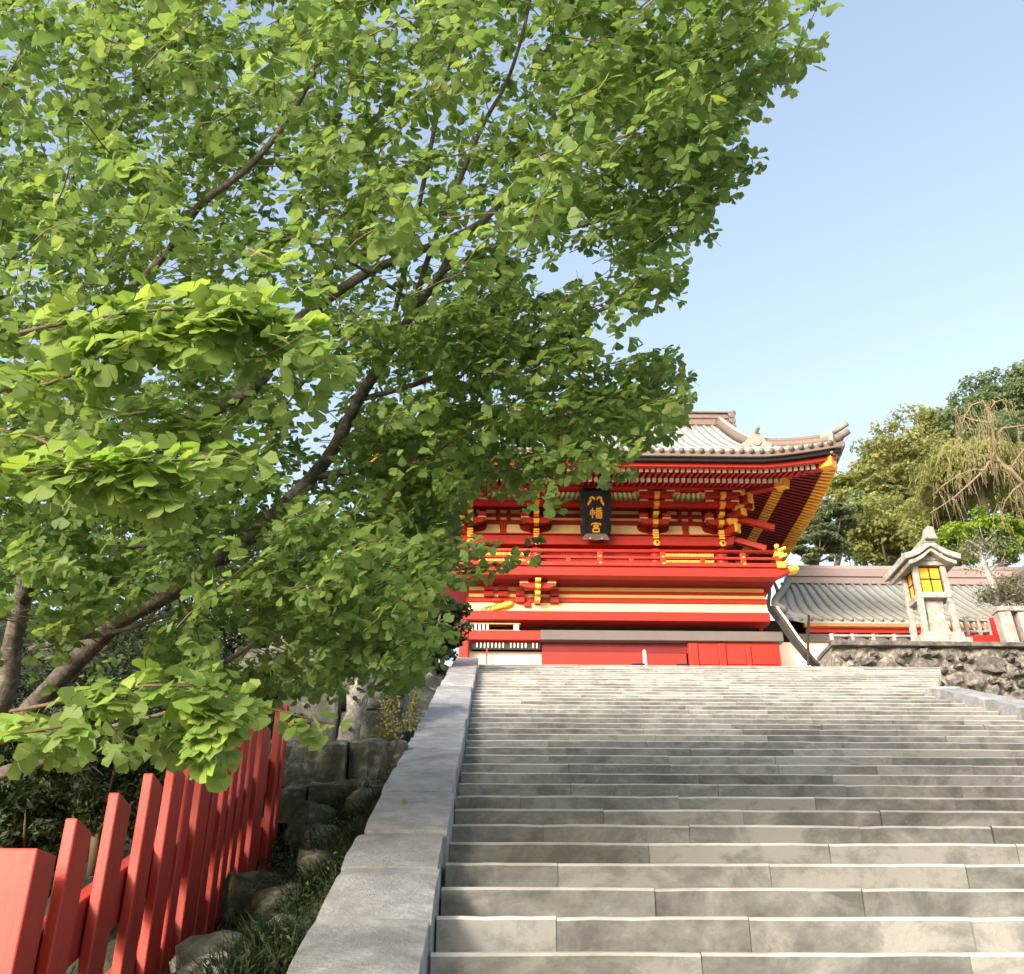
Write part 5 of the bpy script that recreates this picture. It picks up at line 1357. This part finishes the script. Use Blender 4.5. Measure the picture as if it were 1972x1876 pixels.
ivy((755, 1325), (745, 1420), .07, 420, 'yellow ivy trailing down the slab wall right of the dead stump'); ivy((800, 1335), (790, 1410), .05, 200, 'thinner strand of yellowish ivy near the kerb')

# ================================================================== GINKGO
gk = thing('ginkgo_tree', at(-330, 1830, 7.2), 'large ginkgo with leaning limbs whose fan leaves fill the upper left', 'tree')
gb = Vector(gk.location)
def limb(name, pts, r0, r1, mat='bark', n=10):
    P3 = [at(x, y, d) for x, y, d in pts]; m = len(P3)
    # extra points on a smooth curve
    Q = []; RR = []
    for i in range(m-1):
        p0, p1, p2, p3 = P3[max(i-1, 0)], P3[i], P3[i+1], P3[min(i+2, m-1)]
        for j in range(3):
            t = j/3; Q.append(0.5*((2*p1)+(p2-p0)*t+(2*p0-5*p1+4*p2-p3)*t*t+(3*p1-p0-3*p2+p3)*t**3)); RR.append(r0+(r1-r0)*(i+t)/(m-1))
    Q.append(P3[-1]); RR.append(r1); dm = sum(p[2] for p in pts)/m
    RR = [r*.84*dm/F*random.uniform(.95, 1.06) for r in RR]
    part(name, MB().tube(Q, RR, n), mat, gk, True); return Q
LM = []
LM.append(limb('trunk', [(-330, 1830, 7.2), (-250, 1650, 7.1), (-170, 1540, 7.0), (-60, 1470, 6.8)], 95, 62, n=14))
LM.append(limb('branch', [(-60, 1470, 6.8), (40, 1385, 6.6), (130, 1290, 6.5), (230, 1195, 6.3), (330, 1140, 6.2), (410, 1085, 6.1), (480, 1035, 6.0), (550, 970, 5.9), (600, 920, 5.9), (645, 860, 5.8), (690, 770, 5.7), (740, 690, 5.6), (790, 610, 5.6), (850, 525, 5.6), (885, 450, 5.6)], 27, 7))
LM.append(limb('branch', [(-80, 1480, 6.8), (5, 1345, 6.8), (22, 1250, 6.8), (42, 1160, 6.7), (60, 1040, 6.6), (62, 900, 6.5), (90, 780, 6.5), (120, 640, 6.4), (100, 480, 6.3), (150, 330, 6.2)], 28, 8))
LM.append(limb('branch', [(45, 1160, 6.7), (110, 1000, 6.0), (180, 900, 5.6), (300, 830, 5.5), (410, 790, 5.4), (500, 738, 5.4), (545, 640, 5.4), (610, 592, 5.4), (690, 535, 5.4), (760, 502, 5.4), (840, 470, 5.4), (925, 430, 5.4), (1000, 350, 5.4), (1090, 300, 5.3), (1200, 240, 5.3), (1330, 170, 5.2), (1450, 90, 5.2), (1530, 40, 5.2)], 19, 2))
LM.append(limb('branch', [(-120, 1530, 4.6), (0, 1490, 4.2), (80, 1465, 4.1), (160, 1425, 4.0), (230, 1398, 4.0), (300, 1380, 3.9)], 19, 6))
LM.append(limb('branch', [(160, 1420, 4.0), (230, 1395, 3.7), (300, 1378, 3.5), (430, 1343, 3.4), (480, 1355, 3.4), (560, 1375, 3.3), (642, 1396, 3.2)], 6, 1.6))
LM.append(limb('branch', [(120, 640, 6.4), (225, 575, 5.6), (320, 490, 5.2), (380, 400, 5), (470, 330, 5), (540, 250, 5), (600, 150, 5), (640, 50, 5), (660, -60, 5)], 11, 4))
LM.append(limb('branch', [(790, 610, 5.6), (830, 480, 5.4), (880, 360, 5.3), (930, 240, 5.2), (975, 160, 5.1), (1010, 50, 5.0), (1030, -60, 5.0)], 7, 3))
LM.append(limb('branch', [(740, 690, 5.6), (790, 470, 5.2), (820, 330, 5.0), (850, 180, 4.9), (885, 40, 4.8), (900, -60, 4.8)], 7, 3))
LM.append(limb('branch', [(60, 1250, 6.6), (140, 1230, 6), (230, 1215, 5.6), (300, 1192, 5.5), (380, 1170, 5.4)], 8, 3))
LM.append(limb('branch', [(330, 1330, 5.4), (400, 1295, 5.2), (470, 1252, 5), (535, 1213, 5), (580, 1232, 5), (660, 1240, 5)], 8, 2))
LM.append(limb('branch', [(0, 1120, 5.6), (80, 1080, 5.3), (180, 1058, 5.2), (280, 1050, 5.1), (420, 1030, 5.0), (530, 1010, 5)], 9, 3))
LM.append(limb('branch', [(600, 920, 5.9), (680, 905, 5.8), (780, 885, 5.8), (840, 865, 5.7), (960, 830, 5.6), (1100, 800, 5.5), (1220, 760, 5.4), (1300, 720, 5.4)], 10, 2))
LM.append(limb('branch', [(690, 770, 5.7), (800, 740, 5.6), (920, 690, 5.5), (1050, 640, 5.4), (1180, 590, 5.3), (1300, 560, 5.3)], 7, 2))
LM.append(limb('branch', [(850, 525, 5.6), (960, 470, 5.5), (1100, 440, 5.4), (1230, 400, 5.3), (1380, 330, 5.3), (1440, 290, 5.2)], 6, 2))
LM.append(limb('branch', [(480, 1035, 6.0), (600, 1060, 5.8), (720, 1090, 5.7), (840, 1100, 5.6), (960, 1085, 5.5)], 7, 2))
LM.append(limb('branch', [(410, 1085, 6.1), (520, 1150, 5.8), (640, 1200, 5.7), (740, 1240, 5.6), (830, 1260, 5.6)], 7, 2))
LM.append(limb('branch', [(180, 450, 5), (178, 500, 5), (175, 560, 5)], 5, 4))
LM.append(limb('branch', [(800, 585, 5.2), (700, 520, 5.0), (600, 470, 4.8), (480, 440, 4.6)], 5, 2))

# leaf blade: stalk and a notched, slightly folded fan
ang = np.radians([-68, -50, -33, -14, -2.5, 2.5, 14, 33, 50, 68]); rad_ = np.array([.84, .97, .93, 1.0, .78, .80, .99, .94, .98, .83])
FU = np.concatenate([[0], np.sin(ang)*rad_]); FV = np.concatenate([[0], np.cos(ang)*rad_])
FU = np.concatenate([FU, [-.014, .014]]); FV = np.concatenate([FV, [-.75, -.75]])       # stalk foot
FT = np.array([[0, i+2, i+1] for i in range(9) if i != 4] + [[11, 12, 0]])
NV = 13
def leaf_verts(pos, axis, normal, size, fold, curl, stalk):
    y = unit(axis); x = unit(np.cross(y, normal)); z = np.cross(x, y)
    u, v_ = FU[None, :]*np.ones((len(pos), 1)), FV[None, :]*np.ones((len(pos), 1))
    v_ = np.where(v_ < -.1, v_*stalk[:, None], v_)
    w = -np.abs(u)*fold[:, None] - curl[:, None]*np.maximum(v_, 0)**2 + .05*np.sin(u*9+size[:, None]*300)*np.maximum(v_, 0)
    P_ = x[:, None, :]*u[..., None] + y[:, None, :]*v_[..., None] + z[:, None, :]*w[..., None]
    return pos[:, None, :] + P_*size[:, None, None]
CROWN = [(-700, -500), (1580, -500), (1570, 0), (1560, 60), (1560, 110), (1500, 145), (1440, 170), (1415, 215), (1435, 300), (1425, 365), (1395, 415), (1315, 455), (1262, 470), (1305, 520), (1268, 562), (1195, 585), (1120, 610), (1105, 655), (1130, 700), (1205, 700), (1262, 672), (1298, 730), (1292, 785), (1250, 828), (1205, 865), (1205, 900), (1150, 895), (1095, 900), (1050, 925), (1052, 1000), (1010, 1005), (955, 915), (880, 935), (850, 985), (880, 1035), (1000, 1072), (930, 1100), (850, 1125), (845, 1230), (840, 1280), (790, 1325), (700, 1310), (620, 1345), (540, 1338), (430, 1318), (300, 1330), (200, 1290), (-700, 1300)]
HOLES = [[(545, 755), (600, 770), (640, 742), (652, 860), (610, 885), (575, 850), (540, 800)], [(1005, 470), (1110, 450), (1205, 490), (1200, 562), (1035, 560)], [(268, 268), (330, 280), (345, 320), (290, 322)], [(350, 380), (395, 395), (390, 430), (355, 420)], [(500, 985), (545, 1000), (530, 1035), (480, 1020)], 
         [(905, 640), (930, 640), (930, 690), (905, 690)], [(395, 1180), (465, 1150), (470, 1230), (410, 1260)], [(210, 1240), (290, 1200), (300, 1290), (210, 1330)], [(0, 1200), (70, 1180), (90, 1330), (0, 1330)], [(700, 960), (760, 955), (755, 985), (705, 985)]]
LIMBWIN = [((130, 1290), (330, 1140), 6.6), ((400, 1092), (520, 1000), 6.3), ((560, 960), (650, 850), 6.0), ((660, 830), (720, 720), 5.9), ((410, 790), (512, 735), 5.6), ((545, 638), (725, 505), 5.6), ((785, 495), (930, 425), 5.6),
           ((15, 1350), (45, 1160), 7.0), ((230, 575), (330, 480), 5.3), ((380, 400), (480, 325), 5.2), ((800, 590), (850, 520), 5.7), ((1090, 300), (1220, 235), 5.5), ((975, 160), (1015, 40), 5.2), ((240, 1060), (400, 1032), 5.3), ((780, 885), (840, 868), 5.9), ((470, 1250), (535, 1213), 5.2), ((845, 190), (880, 60), 5.0)]
def vnoise(p, s, seed):
    r = np.random.default_rng(seed); k = r.normal(size=(10, 3))*s; ph = r.uniform(0, 6.28, 10)
    return np.sin(p @ k.T + ph).mean(1)*1.6
hub = np.array(at(-100, 1250, 6.5))
def twig_cloud(n, poly, dr, leaves_per, size, holes=True, fuzz=14, thresh=-0.55, nscale=2.2, seg=6, step=.065, bbox=None, droop=.35, tint=(0, 1), seed=3, upb=1.0, tw_r=.0032, spread=.05):
    """leafy twigs through the volume that a patch of crown occupies: returns leaf arrays and twig paths"""
    X0, X1, YY0, YY1 = bbox
    x = rng.uniform(X0, X1, n); y = rng.uniform(YY0, YY1, n); d = rng.uniform(*dr, n)
    r_ = np.array(FW)[None]+np.array(RT)[None]*((x-985.5)/F)[:, None]-np.array(UP)[None]*((y-938)/F)[:, None]
    p0 = r_*d[:, None]
    rad = unit(p0-hub); dirs = unit(rad*np.array([1, 1, .35])+rng.normal(size=(n, 3))*np.array([.5, .5, .28]))
    paths = [p0]; dd = dirs.copy()
    for s in range(seg):
        dd = unit(dd+rng.normal(size=(n, 3))*.12+np.array([0, 0, -.03])); paths.append(paths[-1]+dd*step)
    path = np.stack(paths, 1)                                   # n, seg+1, 3
    nodes_ = path[:, 1:].reshape(-1, 3); nd = np.repeat(dirs, seg, 0)
    qx, qy, qd = proj(nodes_); jx = qx+rng.normal(size=len(qx))*fuzz; jy = qy+rng.normal(size=len(qx))*fuzz
    ok = in_poly(jx, jy, poly) & (vnoise(nodes_, nscale, seed) > thresh)
    if holes:
        for h in HOLES: ok &= ~in_poly(jx, jy, h)
    for wi, ((xa, ya), (xb, yb), dl) in enumerate(LIMBWIN):                      # thin growth in front of the bare stretches of limb
        t = np.clip(((qx-xa)*(xb-xa)+(qy-ya)*(yb-ya))/((xb-xa)**2+(yb-ya)**2), 0, 1)
        near = np.hypot(qx-xa-t*(xb-xa), qy-ya-t*(yb-ya)) < (44 if wi in (0, 7) else 26)
        ok &= ~(near & (qd < dl) & (rng.uniform(size=len(qx)) < (.97 if wi in (0, 7) else .85)))
    keep = ok.reshape(n, seg).mean(1) > .65
    tp = path[keep]
    nodes_, nd = nodes_[ok], nd[ok]
    m = len(nodes_); L_ = leaves_per
    P_ = np.repeat(nodes_, L_, 0); D_ = np.repeat(nd, L_, 0); k = len(P_)
    a = unit(D_*.5+rng.normal(size=(k, 3))*np.array([1, 1, .45])+np.array([0, 0, -droop]))
    sz = size*rng.uniform(.72, 1.22, k)
    apex = P_+a*(spread*rng.uniform(.5, 1.2, k))[:, None]
    nn = unit(rng.normal(size=(k, 3))*.50+np.array([-.30, -.62, .85*upb]))
    tn = np.clip(np.repeat(rng.uniform(0, .5, m), L_)+rng.uniform(0, .5, k), 0, 1)*(tint[1]-tint[0])+tint[0]
    return apex, a, nn, sz, tn, tp, (P_)
def twig_tubes(mb_v, mb_f, tp, r):
    n, s, _ = tp.shape
    if n == 0: return
    o = sum(len(a) for a in mb_v)
    d = unit(tp[:, -1]-tp[:, 0]); u = unit(np.cross(d, np.array([.2, .3, .93]))); w = np.cross(d, u)
    rr = np.linspace(r, r*.35, s)[None, :, None]
    ring = np.stack([tp+u[:, None]*rr, tp+(-u*.5+w*.87)[:, None]*rr, tp+(-u*.5-w*.87)[:, None]*rr], 2)   # n,s,3,3
    mb_v.append(ring.reshape(-1, 3)); base = o+np.arange(n)[:, None, None]*s*3+np.arange(s-1)[None, :, None]*3
    for k in range(3):
        q = np.stack([base[..., 0]+k, base[..., 0]+(k+1) % 3, base[..., 0]+3+(k+1) % 3, base[..., 0]+3+k], -1).reshape(-1, 4); mb_f.append(q)
LV, LT = [], []; TV, TF = [], []
def add_cloud(*a, **k):
    apex, ax, nn, sz, tn, tp, P_ = twig_cloud(*a, **k); m = len(apex)
    V = leaf_verts(apex, ax, nn, sz, rng.uniform(-.15, .75, m), rng.uniform(-.2, .55, m), rng.uniform(.9, 1.5, m))
    LV.append(V); LT.append(tn); twig_tubes(TV, TF, tp, k.get('tw_r', .0032)); return m
cnt = 0
# main crown
cnt += add_cloud(1700, CROWN, (4.5, 6.6), 5, .044, bbox=(-250, 1600, -250, 1330), thresh=-.38, fuzz=13, nscale=2.8)
# deeper leaves
cnt += add_cloud(620, CROWN, (6.6, 8.2), 5, .046, bbox=(-250, 1250, -200, 1330), tint=(0.3, 1), thresh=-.35, seed=5)
LOW = [(-300, 1000), (500, 900), (840, 1080), (835, 1285), (780, 1330), (430, 1325), (-300, 1330)]
FILL = [(640, 770), (900, 775), (960, 840), (920, 920), (845, 1000), (820, 1130), (700, 1130), (620, 900)]
cnt += add_cloud(210, FILL, (5.0, 7.0), 5, .045, bbox=(600, 1000, 760, 1130), thresh=-.9, holes=False, seed=25)
cnt += add_cloud(300, LOW, (4.3, 6.2), 5, .045, bbox=(-200, 900, 880, 1340), thresh=-.6, seed=21, tint=(.1, .8))
# nearer upper part
cnt += add_cloud(110, CROWN, (3.0, 4.2), 5, .043, bbox=(-350, 1250, -350, 620), thresh=-.30, nscale=2.6, seed=9, tint=(.15, 1))
cnt += add_cloud(70, CROWN, (3.4, 4.6), 5, .044, bbox=(-250, 760, 560, 1280), thresh=-.2, nscale=2.6, seed=11, tint=(.2, 1))
cnt += add_cloud(64, [(-300, 540), (560, 560), (640, 680), (520, 900), (420, 1010), (-300, 1010)], (2.7, 3.4), 5, .046, bbox=(-150, 640, 540, 1010), thresh=-.2, seed=31, tint=(.55, .92), holes=False)
cnt += add_cloud(17, [(-300, 1290), (380, 1280), (480, 1340), (420, 1440), (-300, 1450)], (2.9, 3.5), 5, .046, bbox=(-150, 440, 1290, 1440), thresh=-.6, seed=33, tint=(.5, .9), holes=False)
# fringe against the sky
cnt += add_cloud(170, CROWN, (4.4, 5.4), 5, .044, bbox=(1000, 1500, 250, 900), thresh=-.6, fuzz=20, seed=15)
cnt += add_cloud(120, CROWN, (3.5, 4.5), 4, .044, bbox=(1000, 1620, -150, 300), thresh=-.6, fuzz=16, seed=17, step=.055)
cnt += add_cloud(80, CROWN, (4.8, 5.8), 6, .046, bbox=(800, 1340, 620, 1120), thresh=-.9, fuzz=10, seed=16)
# crown beyond the frame: overhead, to the left and behind the viewer
OUT = [(-9e5, -9e5), (9e5, -9e5), (9e5, 9e5), (-9e5, 9e5)]
# nearest sprays: every leaf an object of its own
variants = []
for i in range(8):
    vv = leaf_verts(np.zeros((1, 3)), np.array([[0, 1., 0]]), np.array([[0, 0, 1.]]), np.array([1.0+i*.013]), np.array([[.05, .2, .35, .5, .1, .3, -.05, .25][i]]).ravel(), np.array([[.0, .15, .3, -.1, .2, .05, .25, .1][i]]).ravel(), np.array([1.15]))[0]
    variants.append(np_mesh('leaf', vv, FT, M['ginkgo_near']))
SP = [ # sprays: twig path (x, y, depth), number of leaves, blade size
    ([(-60, 760, 2.7), (90, 740, 2.65), (200, 700, 2.6), (310, 660, 2.6), (420, 620, 2.6), (500, 590, 2.65)], 52, .048),
    ([(40, 640, 2.7), (160, 615, 2.6), (280, 600, 2.6), (400, 590, 2.65), (520, 610, 2.7), (600, 660, 2.7)], 54, .047),
    ([(-60, 900, 2.5), (60, 905, 2.4), (180, 900, 2.35), (280, 890, 2.35), (395, 885, 2.4)], 50, .047),
    ([(-60, 820, 2.6), (60, 840, 2.5), (150, 880, 2.45), (250, 925, 2.4), (330, 950, 2.4)], 36, .047),
    ([(230, 800, 2.8), (320, 790, 2.75), (400, 820, 2.7), (460, 870, 2.7)], 26, .046),
    ([(20, 1370, 2.9), (160, 1345, 2.85), (280, 1320, 2.8), (370, 1320, 2.8), (430, 1370, 2.8), (400, 1440, 2.8)], 50, .052),
    ([(300, 1400, 3.0), (430, 1345, 3.2), (520, 1365, 3.2), (640, 1396, 3.2)], 18, .043),
    ([(-40, 1420, 2.6), (50, 1410, 2.6), (120, 1400, 2.6)], 9, .052),
    ([(480, 480, 2.9), (560, 520, 2.9), (600, 560, 2.9)], 13, .043)]
nleaf = 0; twg = MB(); EX = []
for pts, n, size in SP:
    P3 = [at(*p) for p in pts]; twg.tube(P3, [.006-.0035*i/(len(P3)-1) for i in range(len(P3))], 6)
    for q in range(int(n*2.9)):
        t = random.random()**.85*(len(P3)-1.001); i = int(t); b = P3[i].lerp(P3[i+1], t-i); dr = (P3[i+1]-P3[i]).normalized()
        a = (dr*.5+Vector((random.gauss(0, 1), random.gauss(-.35, .9), random.gauss(-.45, .6)))).normalized()
        nn = Vector((random.gauss(-.15, .5), random.gauss(-.8, .5), 1)).normalized()
        x = a.cross(nn).normalized(); z = x.cross(a).normalized()
        s = size*random.uniform(.72, 1.22); apex = b+a*s*random.uniform(.7, 1.25)
        if nleaf >= 300 or q >= n:
            EX.append((apex, a, nn, s)); continue
        o = bpy.data.objects.new('leaf', variants[random.randrange(8)]); C.objects.link(o); o.parent = gk
        m = Matrix((x, a, z)).transposed().to_4x4(); m.translation = apex-gb
        o.matrix_local = m @ Matrix.Scale(s, 4); nleaf += 1
part('twigs', twg, 'twig', gk, True)['kind'] = 'stuff'
m = len(EX)
LV.append(leaf_verts(np.array([q[0] for q in EX]), np.array([q[1] for q in EX]), np.array([q[2] for q in EX]), np.array([q[3] for q in EX]), rng.uniform(-.05, .5, m), rng.uniform(-.1, .3, m), rng.uniform(.9, 1.3, m)))
LT.append(rng.uniform(.66, .90, m))
V = np.concatenate(LV).reshape(-1, 3); Tn = np.concatenate(LT); nl = len(Tn)
fidx = (np.arange(nl)[:, None, None]*NV+FT[None]).reshape(-1, 3)
o = link('foliage', np_mesh('foliage', V, fidx, M['ginkgo'], np.repeat(Tn, len(FT))), gk); o['kind'] = 'stuff'
tv = np.concatenate(TV); tf = np.concatenate(TF)
o = link('twigs', np_mesh('twigs', tv, tf, M['twig']), gk); o['kind'] = 'stuff'
print('ginkgo leaves', nl)
# one leaf lying on the kerb
c = at(787, 1514, 6.05); yk = c.y
fl = bpy.data.objects.new('fallen_leaf', variants[3]); C.objects.link(fl); fl.scale = (.04, .04, .04)
fl.location = (xY(787, 1514, yk), yk, stair(yk)+.13+.012); fl.rotation_euler = (R(20), 0.1, 2.0)
tag(fl, 'single yellow-green fallen leaf lying on the sloping kerb', 'leaf')
